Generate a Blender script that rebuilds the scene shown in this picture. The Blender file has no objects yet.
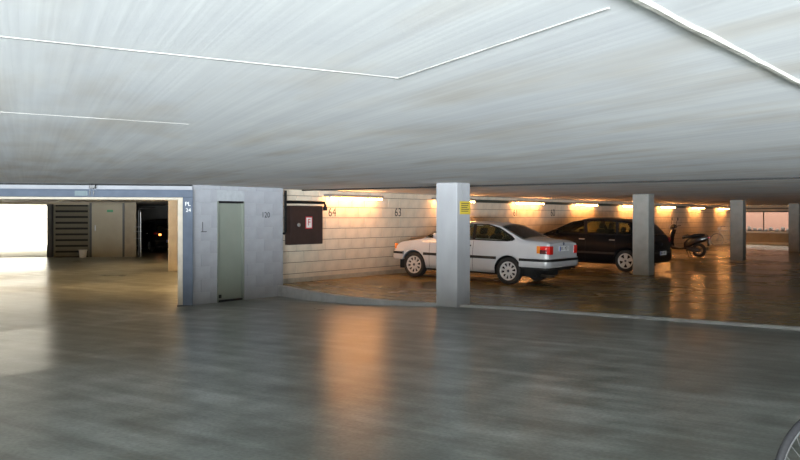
import bpy, bmesh, math, random
import numpy as np
from mathutils import Vector, Matrix, Euler

random.seed(7)
R = math.radians
SC = bpy.context.scene
COL = SC.collection

# ------------------------------------------------------------------ camera
TH = R(36.18)
EYE = 1.65
cam_d = bpy.data.cameras.new('camera')
cam = bpy.data.objects.new('camera', cam_d)
COL.objects.link(cam)
cam.location = (0, 0, EYE)
cam.rotation_euler = (R(90), 0, TH)
cam_d.sensor_width = 36
cam_d.lens = 36 * 848.5 / 800
cam_d.shift_y = -13 / 800
cam_d.clip_end = 300
SC.camera = cam

# ------------------------------------------------------------------ world, big lights, exposure
W = bpy.data.worlds.new('overcast_sky')
SC.world = W
W.use_nodes = True
bgn = W.node_tree.nodes['Background']
bgn.inputs[0].default_value = (1.0, 0.94, 0.78, 1)
bgn.inputs[1].default_value = 12.0

def area(name, loc, direction, sx, sy, power, color):
    d = bpy.data.lights.new(name, 'AREA')
    d.shape = 'RECTANGLE'; d.size = sx; d.size_y = sy
    d.energy = power; d.color = color
    o = bpy.data.objects.new(name, d); COL.objects.link(o)
    o.location = loc
    o.rotation_euler = Vector(direction).to_track_quat('-Z', 'Y').to_euler()
    return o
# added upward area light on the ground behind the camera, brightens the ceiling
BACK = Vector((math.sin(TH), -math.cos(TH), 0))
fc = area('ceiling_fill', (*(BACK * 26)[:2], 0.02), (0, 0, 1), 28, 24, 880000, (0.86, 0.94, 1.0))
fc.rotation_euler = Euler((math.pi, 0, TH))

SC.view_settings.view_transform = 'Standard'
SC.view_settings.look = 'None'
SC.view_settings.gamma = 1
SC.view_settings.use_curve_mapping = False
SC.view_settings.exposure = 0.0
SC.cycles.max_bounces = 6
SC.cycles.sample_clamp_indirect = 6.0
SC.cycles.caustics_reflective = False
SC.cycles.caustics_refractive = False

# ------------------------------------------------------------------ materials
MATS = {}
def base_mat(name):
    m = bpy.data.materials.new(name); m.use_nodes = True
    nt = m.node_tree
    return m, nt, nt.nodes['Principled BSDF']

def mat(name, col, rough=0.6, metal=0.0, var=0.08, scale=6.0, bump=0.0, coat=0.0, spec=0.5, stretch=(1, 1, 1), rot=0.0, col2=None, rvar=0.0, detail=6):
    """procedural material: noise between two close colours, optional fine relief"""
    if name in MATS: return MATS[name]
    m, nt, b = base_mat(name)
    n = nt.nodes; l = nt.links
    tc = n.new('ShaderNodeTexCoord'); mp = n.new('ShaderNodeMapping')
    mp.inputs['Scale'].default_value = stretch; mp.inputs['Rotation'].default_value = (0, 0, rot)
    nz = n.new('ShaderNodeTexNoise'); nz.inputs['Scale'].default_value = scale; nz.inputs['Detail'].default_value = detail
    cr = n.new('ShaderNodeValToRGB')
    c1 = col; c2 = col2 or tuple(max(0, c * (1 - 2.5 * var)) for c in col)
    cr.color_ramp.elements[0].position = 0.3; cr.color_ramp.elements[1].position = 0.7
    cr.color_ramp.elements[0].color = (*c2, 1); cr.color_ramp.elements[1].color = (*c1, 1)
    l.new(tc.outputs['Object'], mp.inputs[0]); l.new(mp.outputs[0], nz.inputs['Vector'])
    l.new(nz.outputs['Fac'], cr.inputs[0]); l.new(cr.outputs[0], b.inputs['Base Color'])
    b.inputs['Roughness'].default_value = rough; b.inputs['Metallic'].default_value = metal
    b.inputs['Coat Weight'].default_value = coat; b.inputs['Specular IOR Level'].default_value = spec
    if rvar:
        mr = n.new('ShaderNodeMapRange'); mr.inputs['To Min'].default_value = max(0.02, rough - rvar); mr.inputs['To Max'].default_value = rough + rvar
        l.new(nz.outputs['Fac'], mr.inputs['Value']); l.new(mr.outputs[0], b.inputs['Roughness'])
    if bump:
        bp = n.new('ShaderNodeBump'); bp.inputs['Strength'].default_value = bump; bp.inputs['Distance'].default_value = 0.02
        l.new(nz.outputs['Fac'], bp.inputs['Height']); l.new(bp.outputs[0], b.inputs['Normal'])
    MATS[name] = m
    return m

def glow(name, col, strength):
    if name in MATS: return MATS[name]
    m, nt, b = base_mat(name)
    b.inputs['Base Color'].default_value = (0.9, 0.9, 0.9, 1)
    b.inputs['Emission Color'].default_value = (*col, 1); b.inputs['Emission Strength'].default_value = strength
    MATS[name] = m
    return m

def glass(name, tint):
    if name in MATS: return MATS[name]
    m = bpy.data.materials.new(name); m.use_nodes = True
    nt = m.node_tree; n = nt.nodes; l = nt.links
    n.remove(n['Principled BSDF'])
    tr = n.new('ShaderNodeBsdfTransparent'); tr.inputs[0].default_value = (*tint, 1)
    gl = n.new('ShaderNodeBsdfGlossy'); gl.inputs['Roughness'].default_value = 0.03
    fr = n.new('ShaderNodeFresnel'); fr.inputs[0].default_value = 1.45
    mx = n.new('ShaderNodeMixShader')
    l.new(fr.outputs[0], mx.inputs[0]); l.new(tr.outputs[0], mx.inputs[1]); l.new(gl.outputs[0], mx.inputs[2])
    l.new(mx.outputs[0], n['Material Output'].inputs[0])
    MATS[name] = m
    return m

def concrete_floor(name, dark, light, rlo, rhi, streak_rot, spec=0.22):
    """power-trowelled concrete: broad patches, fine mottling, scuffs, uneven polish"""
    m, nt, b = base_mat(name); n = nt.nodes; l = nt.links
    tc = n.new('ShaderNodeTexCoord')
    def noise(scale, detail, stretch=(1, 1, 1), rot=0):
        mp = n.new('ShaderNodeMapping'); mp.inputs['Scale'].default_value = stretch; mp.inputs['Rotation'].default_value = (0, 0, rot)
        z = n.new('ShaderNodeTexNoise'); z.inputs['Scale'].default_value = scale; z.inputs['Detail'].default_value = detail
        l.new(tc.outputs['Object'], mp.inputs[0]); l.new(mp.outputs[0], z.inputs['Vector']); return z
    big = noise(0.35, 4); mid = noise(2.2, 8); scuff = noise(1.2, 6, (0.25, 3.0, 1), streak_rot); fine = noise(30, 4)
    def ramp(z, a, bb, ca, cb):
        c = n.new('ShaderNodeValToRGB'); c.color_ramp.elements[0].position = a; c.color_ramp.elements[1].position = bb
        c.color_ramp.elements[0].color = (*ca, 1); c.color_ramp.elements[1].color = (*cb, 1)
        l.new(z.outputs['Fac'], c.inputs[0]); return c
    r1 = ramp(big, 0.36, 0.64, dark, light)
    r2 = ramp(mid, 0.25, 0.75, (0.55, 0.56, 0.52), (1.2, 1.2, 1.2))
    r3 = ramp(scuff, 0.42, 0.68, (0.92, 0.92, 0.90), (1.4, 1.43, 1.45))
    r4 = ramp(fine, 0.3, 0.7, (0.8, 0.8, 0.8), (1.15, 1.15, 1.15))
    cur = r1
    for r in (r2, r3, r4):
        mx = n.new('ShaderNodeMix'); mx.data_type = 'RGBA'; mx.blend_type = 'MULTIPLY'; mx.inputs[0].default_value = 1
        l.new(cur.outputs['Result'] if cur.type == 'MIX' else cur.outputs[0], mx.inputs[6]); l.new(r.outputs[0], mx.inputs[7]); cur = mx
    l.new(cur.outputs[2], b.inputs['Base Color'])
    mr = n.new('ShaderNodeMapRange'); mr.inputs['From Min'].default_value = 0.3; mr.inputs['From Max'].default_value = 0.7
    mr.inputs['To Min'].default_value = rlo; mr.inputs['To Max'].default_value = rhi
    l.new(big.outputs['Fac'], mr.inputs['Value']); l.new(mr.outputs[0], b.inputs['Roughness'])
    b.inputs['Specular IOR Level'].default_value = spec
    bp = n.new('ShaderNodeBump'); bp.inputs['Strength'].default_value = 0.05; bp.inputs['Distance'].default_value = 0.002
    l.new(fine.outputs['Fac'], bp.inputs['Height']); l.new(bp.outputs[0], b.inputs['Normal'])
    MATS[name] = m
    return m

def ceiling_mat(name):
    """board-marked concrete painted white: narrow board streaks, yellowish and blue-grey stains"""
    m, nt, b = base_mat(name); n = nt.nodes; l = nt.links
    tc = n.new('ShaderNodeTexCoord')
    def noise(scale, detail, stretch=(1, 1, 1), rot=0, dist=0):
        rt = n.new('ShaderNodeMapping'); rt.inputs['Rotation'].default_value = (0, 0, rot)
        mp = n.new('ShaderNodeMapping'); mp.inputs['Scale'].default_value = stretch
        z = n.new('ShaderNodeTexNoise'); z.inputs['Scale'].default_value = scale; z.inputs['Detail'].default_value = detail; z.inputs['Distortion'].default_value = dist
        l.new(tc.outputs['Object'], rt.inputs[0]); l.new(rt.outputs[0], mp.inputs[0]); l.new(mp.outputs[0], z.inputs['Vector']); return z
    ang = R(-150)
    boards = noise(1.0, 3, (0.12, 7.0, 1), ang, 0.1)
    grain = noise(1.0, 6, (0.35, 34.0, 1), ang, 0.15)
    blot = noise(0.7, 6)
    stain = noise(1.6, 8, (0.35, 1.3, 1), ang)
    def ramp(z, a, bb, ca, cb):
        c = n.new('ShaderNodeValToRGB'); c.color_ramp.elements[0].position = a; c.color_ramp.elements[1].position = bb
        c.color_ramp.elements[0].color = (*ca, 1); c.color_ramp.elements[1].color = (*cb, 1)
        l.new(z.outputs['Fac'], c.inputs[0]); return c
    rs = [ramp(blot, 0.3, 0.7, (0.78, 0.79, 0.80), (0.90, 0.90, 0.88)),
          ramp(boards, 0.35, 0.65, (0.94, 0.94, 0.95), (1.01, 1.01, 1.01)),
          ramp(grain, 0.35, 0.65, (0.945, 0.945, 0.95), (1.02, 1.02, 1.02)),
          ramp(stain, 0.48, 0.70, (1, 1, 1), (0.88, 0.83, 0.77))]
    cur = rs[0]
    for r in rs[1:]:
        mx = n.new('ShaderNodeMix'); mx.data_type = 'RGBA'; mx.blend_type = 'MULTIPLY'; mx.inputs[0].default_value = 1
        l.new(cur.outputs['Result'] if cur.type == 'MIX' else cur.outputs[0], mx.inputs[6]); l.new(r.outputs[0], mx.inputs[7]); cur = mx
    l.new(cur.outputs[2], b.inputs['Base Color'])
    b.inputs['Roughness'].default_value = 0.75
    b.inputs['Specular IOR Level'].default_value = 0.3
    bp = n.new('ShaderNodeBump'); bp.inputs['Strength'].default_value = 0.06; bp.inputs['Distance'].default_value = 0.012
    ad = n.new('ShaderNodeMath'); ad.operation = 'ADD'
    l.new(boards.outputs['Fac'], ad.inputs[0]); l.new(grain.outputs['Fac'], ad.inputs[1])
    l.new(ad.outputs[0], bp.inputs['Height']); l.new(bp.outputs[0], b.inputs['Normal'])
    MATS[name] = m
    return m

M_FLOOR = concrete_floor('aisle_concrete', (0.16, 0.172, 0.155), (0.31, 0.325, 0.305), 0.27, 0.34, R(-35))
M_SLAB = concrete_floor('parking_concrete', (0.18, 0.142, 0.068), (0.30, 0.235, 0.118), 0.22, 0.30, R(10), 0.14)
M_CEIL = ceiling_mat('white_board_marked_concrete')
M_RIDGE = mat('white_ridge', (0.54, 0.52, 0.46), 0.7, var=0.12, scale=14, bump=0.3)
M_RIDGE2 = mat('thin_ridge', (0.40, 0.39, 0.36), 0.8, var=0.2, scale=5)
M_JOINT = mat('black_seal_and_shadow', (0.015, 0.015, 0.015), 0.8)
M_BLOCK = mat('cream_block', (0.72, 0.62, 0.49), 0.7, var=0.06, scale=5, bump=0.15)
M_MORTAR = mat('dark_mortar', (0.16, 0.14, 0.11), 0.9, var=0.1, scale=20)
M_PLASTER = mat('grey_white_paint', (0.37, 0.38, 0.41), 0.7, var=0.07, scale=3, bump=0.1)
M_PLMORTAR = mat('grey_joint', (0.40, 0.42, 0.44), 0.85, var=0.06, scale=10)
M_PILLAR = mat('grey_white_pillar', (0.38, 0.385, 0.40), 0.65, var=0.06, scale=3.5, bump=0.1, stretch=(1, 1, 0.4))
M_RAWPIL = mat('raw_concrete', (0.27, 0.27, 0.25), 0.75, var=0.08, scale=4, bump=0.15)
M_KERB = mat('kerb_concrete', (0.44, 0.45, 0.46), 0.7, var=0.1, scale=7, bump=0.25)
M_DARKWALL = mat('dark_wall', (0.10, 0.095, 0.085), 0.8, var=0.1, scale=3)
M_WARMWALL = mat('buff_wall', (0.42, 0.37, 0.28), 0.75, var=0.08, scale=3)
M_BLUESTEEL = mat('blue_grey_steel', (0.11, 0.135, 0.18), 0.6, var=0.08, scale=5, spec=0.15)
M_DOORG = mat('grey_green_paint', (0.24, 0.265, 0.225), 0.5, var=0.04, scale=2)
M_BEIGE = mat('beige_paint', (0.36, 0.32, 0.22), 0.5, var=0.05, scale=2)
M_BLACK = mat('black_paint', (0.012, 0.012, 0.013), 0.4, var=0.1)
M_PIPE = mat('matt_black_pipe', (0.01, 0.01, 0.01), 0.85, spec=0.1)
M_BROWN = mat('dark_brown_paint', (0.045, 0.026, 0.022), 0.4, var=0.12, scale=9)
M_GALV = mat('galvanised_steel', (0.45, 0.46, 0.46), 0.4, 0.7, var=0.08, scale=12)
M_WHITE = mat('white_enamel', (0.75, 0.75, 0.73), 0.4, var=0.03)
M_RED = mat('red_print', (0.55, 0.04, 0.05), 0.5, var=0.04)
M_YELLOW = mat('yellow_notice', (0.62, 0.46, 0.05), 0.5, var=0.05, scale=20)
M_INK = mat('faded_ink', (0.06, 0.06, 0.06), 0.8, var=0.1, scale=30)
M_GREEN = mat('green_print', (0.03, 0.30, 0.12), 0.5)
M_TUBE = glow('warm_tube', (1.0, 0.42, 0.12), 105)
M_TUBE2 = glow('bright_warm_tube', (1.0, 0.62, 0.28), 260)
M_SLAT = mat('weathered_slat', (0.16, 0.15, 0.11), 0.7, var=0.1, scale=6, stretch=(1, 8, 8))
M_BOOTH = mat('dark_gap', (0.02, 0.02, 0.018), 0.9)

# ------------------------------------------------------------------ mesh helpers
class MB:
    def __init__(s): s.v = []; s.f = []
    def add(s, vs, fs):
        o = len(s.v); s.v += [tuple(v) for v in vs]; s.f += [tuple(i + o for i in f) for f in fs]; return s
    def box(s, a, b):
        x0, x1 = sorted((a[0], b[0])); y0, y1 = sorted((a[1], b[1])); z0, z1 = sorted((a[2], b[2]))
        return s.add([(x0, y0, z0), (x1, y0, z0), (x1, y1, z0), (x0, y1, z0), (x0, y0, z1), (x1, y0, z1), (x1, y1, z1), (x0, y1, z1)],
                     [(3, 2, 1, 0), (4, 5, 6, 7), (0, 1, 5, 4), (1, 2, 6, 5), (2, 3, 7, 6), (3, 0, 4, 7)])
    def cbox(s, a, b, c=0.02):
        """box with all edges chamfered"""
        bm = bmesh.new()
        x0, x1 = sorted((a[0], b[0])); y0, y1 = sorted((a[1], b[1])); z0, z1 = sorted((a[2], b[2]))
        mt = Matrix.Translation(((x0 + x1) / 2, (y0 + y1) / 2, (z0 + z1) / 2)) @ Matrix.Diagonal((x1 - x0, y1 - y0, z1 - z0, 1))
        bmesh.ops.create_cube(bm, size=1, matrix=mt)
        bmesh.ops.bevel(bm, geom=bm.edges[:], offset=c, segments=2, affect='EDGES', profile=0.6)
        bm.verts.index_update()
        s.add([v.co[:] for v in bm.verts], [[v.index for v in f.verts] for f in bm.faces]); bm.free(); return s
    def prism(s, pts, axis, a, b):
        """polygon pts (2-D) extruded along axis from a to b; for axis y pts are (x,z), x: (y,z), z: (x,y)"""
        def P(p, t):
            return {'x': (t, p[0], p[1]), 'y': (p[0], t, p[1]), 'z': (p[0], p[1], t)}[axis]
        n = len(pts)
        vs = [P(p, a) for p in pts] + [P(p, b) for p in pts]
        fs = [tuple(range(n - 1, -1, -1)), tuple(range(n, 2 * n))] + [(i, (i + 1) % n, n + (i + 1) % n, n + i) for i in range(n)]
        return s.add(vs, fs)
    def tube(s, path, r, n=8, closed=False, caps=True):
        P = [Vector(p) for p in path]; m = len(P)
        rr = r if isinstance(r, (list, tuple)) else [r] * m
        rings = []; up = Vector((0.13, 0.27, 0.95))
        for i, p in enumerate(P):
            if closed: d = P[(i + 1) % m] - P[i - 1]
            else: d = P[min(i + 1, m - 1)] - P[max(i - 1, 0)]
            d.normalize()
            u = up - d * up.dot(d)
            if u.length < 0.15: u = Vector((1, 0, 0)) - d * d.x
            u.normalize(); w = d.cross(u); up = u
            rings.append([p + u * math.cos(2 * math.pi * k / n) * rr[i] + w * math.sin(2 * math.pi * k / n) * rr[i] for k in range(n)])
        vs = [q for ring in rings for q in ring]; fs = []
        for i in range(m if closed else m - 1):
            j = (i + 1) % m
            for k in range(n): fs.append((i * n + k, i * n + (k + 1) % n, j * n + (k + 1) % n, j * n + k))
        if caps and not closed: fs += [tuple(range(n - 1, -1, -1)), tuple((m - 1) * n + k for k in range(n))]
        return s.add(vs, fs)
    def lathe(s, prof, n=32, axis='y', c=(0, 0, 0)):
        """prof = [(radius, along-axis)], closed strip around the axis"""
        vs = []; fs = []; m = len(prof)
        for k in range(n):
            a = 2 * math.pi * k / n
            for r, t in prof:
                p = {'y': (r * math.cos(a), t, r * math.sin(a)), 'z': (r * math.cos(a), r * math.sin(a), t), 'x': (t, r * math.cos(a), r * math.sin(a))}[axis]
                vs.append((p[0] + c[0], p[1] + c[1], p[2] + c[2]))
        for k in range(n):
            for i in range(m - 1):
                fs.append((k * m + i, ((k + 1) % n) * m + i, ((k + 1) % n) * m + i + 1, k * m + i + 1))
        return s.add(vs, fs)
    def xf(s, mtx):
        s.v = [tuple(mtx @ Vector(v)) for v in s.v]; return s
    def build(s, name, m, parent=None, smooth=False, fix=True):
        me = bpy.data.meshes.new(name); me.from_pydata(s.v, [], s.f); me.update()
        if fix:
            bm = bmesh.new(); bm.from_mesh(me)
            bmesh.ops.recalc_face_normals(bm, faces=bm.faces[:]); bm.to_mesh(me); bm.free()
        if smooth:
            for p in me.polygons: p.use_smooth = True
            me.set_sharp_from_angle(angle=R(38))
        o = bpy.data.objects.new(name, me); COL.objects.link(o)
        me.materials.append(m)
        if parent: o.parent = parent
        return o

def tag(o, label=None, cat=None, group=None, kind=None):
    if label: o['label'] = label
    if cat: o['category'] = cat
    if group: o['group'] = group
    if kind: o['kind'] = kind
    return o
def empty(name, loc=(0, 0, 0), rz=0, label=None, cat=None, group=None):
    o = bpy.data.objects.new(name, None); COL.objects.link(o)
    o.location = loc; o.rotation_euler = (0, 0, rz); o.empty_display_size = 0.2
    return tag(o, label, cat, group)
def struct(o, label=None):
    return tag(o, label, kind='structure')
def copy_tree(o, parent=None):
    c = o.copy(); COL.objects.link(c); c.parent = parent
    for ch in list(o.children): copy_tree(ch, c)
    return c
def text(name, s, size, m, mtx, parent=None, extrude=0.001):
    """flat lettering turned into a mesh"""
    cu = bpy.data.curves.new(name + '_curve', 'FONT'); cu.body = s; cu.size = size; cu.extrude = extrude
    cu.align_x = 'CENTER'; cu.align_y = 'CENTER'; cu.resolution_u = 3
    t = bpy.data.objects.new(name + '_tmp', cu); COL.objects.link(t)
    dg = bpy.context.evaluated_depsgraph_get(); dg.update()
    me = bpy.data.meshes.new_from_object(t.evaluated_get(dg))
    bpy.data.objects.remove(t)
    me.transform(mtx); me.name = name
    o = bpy.data.objects.new(name, me); COL.objects.link(o)
    me.materials.clear(); me.materials.append(m)
    if parent: o.parent = parent
    return o
def basis(o, right, up, normal):
    """matrix that lays XY text on a plane"""
    m = Matrix.Identity(4)
    for i, ax in enumerate((right, up, normal)):
        for j in range(3): m[j][i] = ax[j]
    return Matrix.Translation(o) @ m

# ------------------------------------------------------------------ the place: main dimensions (metres)
CEIL = 2.28
XW = -13.40           # lamp wall face
XD = -13.10           # door wall face
YE = 51.0             # far end wall
def zaisle(x):  return float(np.interp(x, [-12.4, -8.5], [-0.08, 0.0]))
def zslab(x):   return float(np.interp(x, [-13.4, -8.3], [0.15, 0.03]))

# gate frame axes (the left bay is skewed)
GA = Vector((-13.034, 10.910, 0)); G1 = Vector((-0.6464, -0.7627, 0)); G2 = Vector((-0.7627, 0.6464, 0))
GM = Matrix(((G1.x, -G2.x * -1, 0, GA.x), (G1.y, G2.y, 0, GA.y), (0, 0, 1, 0), (0, 0, 0, 1)))
# columns: local x runs along the gate, local y into the left hall
ZL = -0.08

# ---- floors
mb = MB()
xs = [-46, -30, -12.4, -8.5, 14, 45]; ys = [-56, -8, 13, 30, 62]
vs = [(x, y, zaisle(x)) for x in xs for y in ys]
nY = len(ys)
mb.add(vs, [(i * nY + j, (i + 1) * nY + j, (i + 1) * nY + j + 1, i * nY + j + 1) for i in range(len(xs) - 1) for j in range(nY - 1)])
mb.add([(x, y, -0.4) for x, y in ((-46, -56), (45, -56), (45, 62), (-46, 62))], [(0, 1, 2, 3)])
struct(mb.build('floor', M_FLOOR), 'grey polished concrete driving aisle')

KP = [(-13.1, 13.45), (-12.4, 13.2), (-11.7, 12.92), (-10.65, 12.75), (-9.6, 12.8), (-8.8, 13.1), (-7.7, 13.30), (-6, 13.36), (-3, 13.4), (14, 13.4)]
kx = np.array([k[0] for k in KP]); ky = np.array([k[1] for k in KP])
def kerb_y(x):
    # smoothed kerb line
    return float(np.mean(np.interp(np.clip(np.linspace(x - 0.5, x + 0.5, 9), -13.1, 14), kx, ky)))
kxs = list(np.linspace(-13.1, -6, 36)) + [-4, 0, 6, 14]
mb = MB(); KW = 0.11
for i, x in enumerate(kxs):
    y = kerb_y(x); zt = zslab(x) + 0.012; zb = zaisle(x) - 0.05
    mb.v += [(x, y, zb), (x, y, zt - 0.012), (x, y + 0.012, zt), (x, y + KW, zt), (x, y + KW, zb)]
for i in range(len(kxs) - 1):
    for j in range(4): mb.f.append((i * 5 + j, i * 5 + j + 1, (i + 1) * 5 + j + 1, (i + 1) * 5 + j))
mb.f += [(0, 1, 2, 3, 4), tuple((len(kxs) - 1) * 5 + j for j in (4, 3, 2, 1, 0))]
struct(mb.build('trim_1', M_KERB), 'pale concrete kerb along the parking bays')

mb = MB(); sx = [XW] + kxs; n = len(sx)
for x in sx:
    y = kerb_y(max(x, -13.1)) + KW
    mb.v += [(x, y, zslab(x)), (x, YE + 0.3, zslab(x)), (x, y, -0.3), (x, YE + 0.3, -0.3)]
for i in range(n - 1):
    a = i * 4; b = a + 4
    mb.f += [(a, b, b + 1, a + 1), (a, a + 2, b + 2, b), (a + 1, b + 1, b + 3, a + 3), (a + 2, a + 3, b + 3, b + 2)]
mb.f += [(0, 1, 3, 2), ((n - 1) * 4, (n - 1) * 4 + 2, (n - 1) * 4 + 3, (n - 1) * 4 + 1)]
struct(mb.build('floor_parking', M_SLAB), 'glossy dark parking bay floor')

# ---- ceiling
ce = struct(MB().prism([(-46, -19), (-7.3, -19), (18, -0.5), (18, YE + 0.3), (-46, YE + 0.3)], 'z', CEIL, CEIL + 0.25).build('ceiling', M_CEIL), 'low white board-marked concrete ceiling')
def ridge(p, q, w, h, name='concrete_ridge'):
    p = Vector((*p, 0)); q = Vector((*q, 0)); d = (q - p); L = d.length; d.normalize(); nrm = Vector((-d.y, d.x, 0))
    mb = MB(); k = max(2, int(L / 0.15)); rnd = random.Random(int(abs(p.x * 100 + q.y * 31)))
    for i in range(k + 1):
        c = p + d * (L * i / k) + nrm * rnd.uniform(-.05, .05) * w; ww = w * rnd.uniform(.85, 1.1); hh = h * rnd.uniform(.8, 1.1)
        for a, z in ((-.5, CEIL + .002), (-.22, CEIL - hh), (.22, CEIL - hh), (.5, CEIL + .002)):
            v = c + nrm * a * ww; mb.v.append((v.x, v.y, z))
    for i in range(k):
        for j in range(3): mb.f.append((i * 4 + j, i * 4 + j + 1, i * 4 + j + 5, i * 4 + j + 4))
    mb.f += [(0, 1, 2, 3), (k * 4, k * 4 + 1, k * 4 + 2, k * 4 + 3)]
    return mb.build(name, M_RIDGE if w > 0.03 else M_RIDGE2, ce)
ridge((-1.02, -2), (-0.70, 9.0), 0.045, 0.010)
ridge((-3.6, -0.3), (-2.27, 3.1), 0.011, 0.003)
ridge((-1.0, 2.43), (-2.3, 3.11), 0.013, 0.004)
ridge((-5.1, 2.2), (-4.55, 3.8), 0.012, 0.003)
struct(MB().box((XW, 14.48, CEIL - 0.028), (14, 14.53, CEIL + 0.02)).build('trim_2', M_JOINT), 'black expansion joint across the ceiling')

# ---- lamp wall built of blocks
wall = struct(MB().box((XW - 0.30, 13.3, -0.3), (XW - 0.012, YE + 0.3, CEIL + 0.1)).build('wall_left', M_MORTAR), 'pale block wall with tube lamps')
CH = 0.255; BL = 0.50
def block_mesh(name, ln, h, d, gap=0.012):
    mb = MB().cbox((0, gap / 2, gap / 2), (d, ln - gap / 2, h - gap / 2), 0.004)
    return mb
blocks_mesh = {}
def add_block(y0, z0, ln, h, xface, parent, m, tint=0, gap=0.012, depth=0.03):
    key = (round(ln, 2), round(h, 2), m.name, round(depth, 3))
    if key not in blocks_mesh:
        o = block_mesh('block', ln, h, depth, gap).build('block', m, parent); blocks_mesh[key] = o.data
    else:
        o = bpy.data.objects.new('block', blocks_mesh[key]); COL.objects.link(o); o.parent = parent
    o.location = (xface - depth + random.uniform(-0.002, 0.002), y0, z0)
    return o
far = MB(); count = 0
row_z = [0.10 + CH * i for i in range(9)]
yN = 29.6
for r, z0 in enumerate(row_z):
    h = min(CH, CEIL - z0)
    off = 0.25 if r % 2 else 0.0
    y = 13.55
    first = True
    while y < YE - 0.01:
        ln = BL
        if first and off: ln = off
        first = False
        ln = min(ln, YE - y)
        if y < yN and count < 298:
            add_block(y, z0, ln, h, XW, wall, M_BLOCK); count += 1
        else:
            far.box((XW - 0.03, y + 0.006, z0 + 0.006), (XW + random.uniform(-.002, .002), y + ln - 0.006, z0 + h - 0.006))
        y += ln
tag(far.build('blockwork', M_BLOCK, wall), kind='stuff')
# low skirting course of small tiles along the foot of the wall
skirt = MB()
y = 13.6
while y < 33:
    skirt.box((XW - 0.005, y + 0.004, 0.155), (XW + 0.02, y + 0.20, 0.255)); y += 0.205
tag(skirt.build('skirting_course', mat('skirt_tile', (0.50, 0.46, 0.38), 0.6, var=0.1, scale=9), wall), kind='stuff')
# stencilled bay numbers
for s, y, z, sz in (('64', 15.55, 1.755, 0.30), ('63', 18.23, 1.765, 0.32), ('62', 21.2, 1.77, 0.32), ('61', 24.75, 1.78, 0.32), ('60', 27.5, 1.79, 0.36)):
    text('stencil_number', s, sz, M_INK, basis((XW + 0.004, y, z), (0, 1, 0), (0, 0, 1), (1, 0, 0)), wall)

# ---- door wall
wd = struct(MB().box((XD - 0.30, 10.98, -0.3), (XD - 0.008, 11.66, CEIL + 0.05)).box((XD - 0.30, 12.39, -0.3), (XD - 0.008, 13.56, CEIL + 0.05))
            .box((XD - 0.30, 11.6, 1.97), (XD - 0.008, 12.45, CEIL + 0.05)).box((XD - 0.42, 11.5, -0.3), (XD - 0.30, 12.5, CEIL)).build('wall_door', M_PLMORTAR), 'grey painted block wall with the grey green door')
for r in range(10):
    z0 = -0.10 + CH * r; h = min(CH, CEIL - z0)
    if h < 0.05: continue
    y = 10.99; k = 0
    edges = [10.99] + [e for e in (10.99 + 0.25 * (r % 2) + 0.5 * j for j in range(0 if r % 2 else 1, 6)) if e < 13.5] + [13.55]
    for a, b in zip(edges[:-1], edges[1:]):
        if b - a < 0.03: continue
        segs = [(a, b)]
        if z0 + h > -0.05 and z0 < 1.96:      # leave the doorway free
            segs = []
            if a < 11.66: segs.append((a, min(b, 11.66)))
            if b > 12.39: segs.append((max(a, 12.39), b))
        for p, q in segs:
            if q - p > 0.03: add_block(p, z0, q - p, h, XD, wd, M_PLASTER, gap=0.004, depth=0.02)
text('stencil_number', '120', 0.17, M_INK, basis((XD + 0.004, 13.02, 1.69), (0, 1, 0), (0, 0, 1), (1, 0, 0)), wd)
mk = MB().box((XD - 0.001, 11.27, 1.36), (XD + 0.003, 11.285, 1.55)).box((XD - 0.001, 11.24, 1.35), (XD + 0.003, 11.38, 1.365))
mk.build('paint_mark', M_INK, wd)
dr = struct(MB().cbox((XD - 0.10, 11.69, -0.035), (XD - 0.055, 12.36, 1.93), 0.004).build('door_1', M_DOORG), 'grey green steel service door')
MB().box((XD - 0.2, 11.66, -0.08), (XD + 0.012, 11.685, 1.97)).box((XD - 0.2, 12.365, -0.08), (XD + 0.012, 12.39, 1.97)).build('door_frame', M_DOORG, dr)
MB().box((XD - 0.12, 11.685, 1.935), (XD + 0.014, 12.365, 1.975)).build('top_gap', M_BLACK, dr)
MB().box((XD - 0.09, 11.685, -0.085), (XD - 0.02, 12.365, -0.04)).build('threshold', M_BLACK, dr)
MB().cbox((XD - 0.056, 11.74, 0.0), (XD - 0.03, 11.80, 0.07), 0.004).build('door_stop', M_BLACK, dr)
# return closing the gap between door wall and lamp wall
struct(MB().box((XW - 0.3, 13.40, -0.3), (XD - 0.012, 13.56, CEIL + 0.05)).build('wall_return', M_PLASTER))

# ---- closing walls of the garage (not in view, they shape the light)
struct(MB().box((-18.0, -18, -0.3), (-17.7, 5.5, CEIL + 0.1)).build('wall_side', M_PLASTER))
struct(MB().box((16, -3, -0.3), (16.3, YE + 0.3, CEIL + 0.1)).build('wall_right', M_DARKWALL))
# unseen back wall, skewed; its wide opening is added to admit the fill light
EM = Matrix.Translation((BACK * 11)[:]) @ Matrix.Rotation(TH, 4, 'Z')
struct(MB().box((-24, -0.35, -0.3), (-7, -0.1, CEIL + 0.1)).box((7, -0.35, -0.3), (24, -0.1, CEIL + 0.1)).box((-7, -0.35, 2.15), (7, -0.1, CEIL + 0.1)).xf(EM).build('wall_back', M_PLASTER), 'unseen back wall with an opening added for the fill light')

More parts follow.
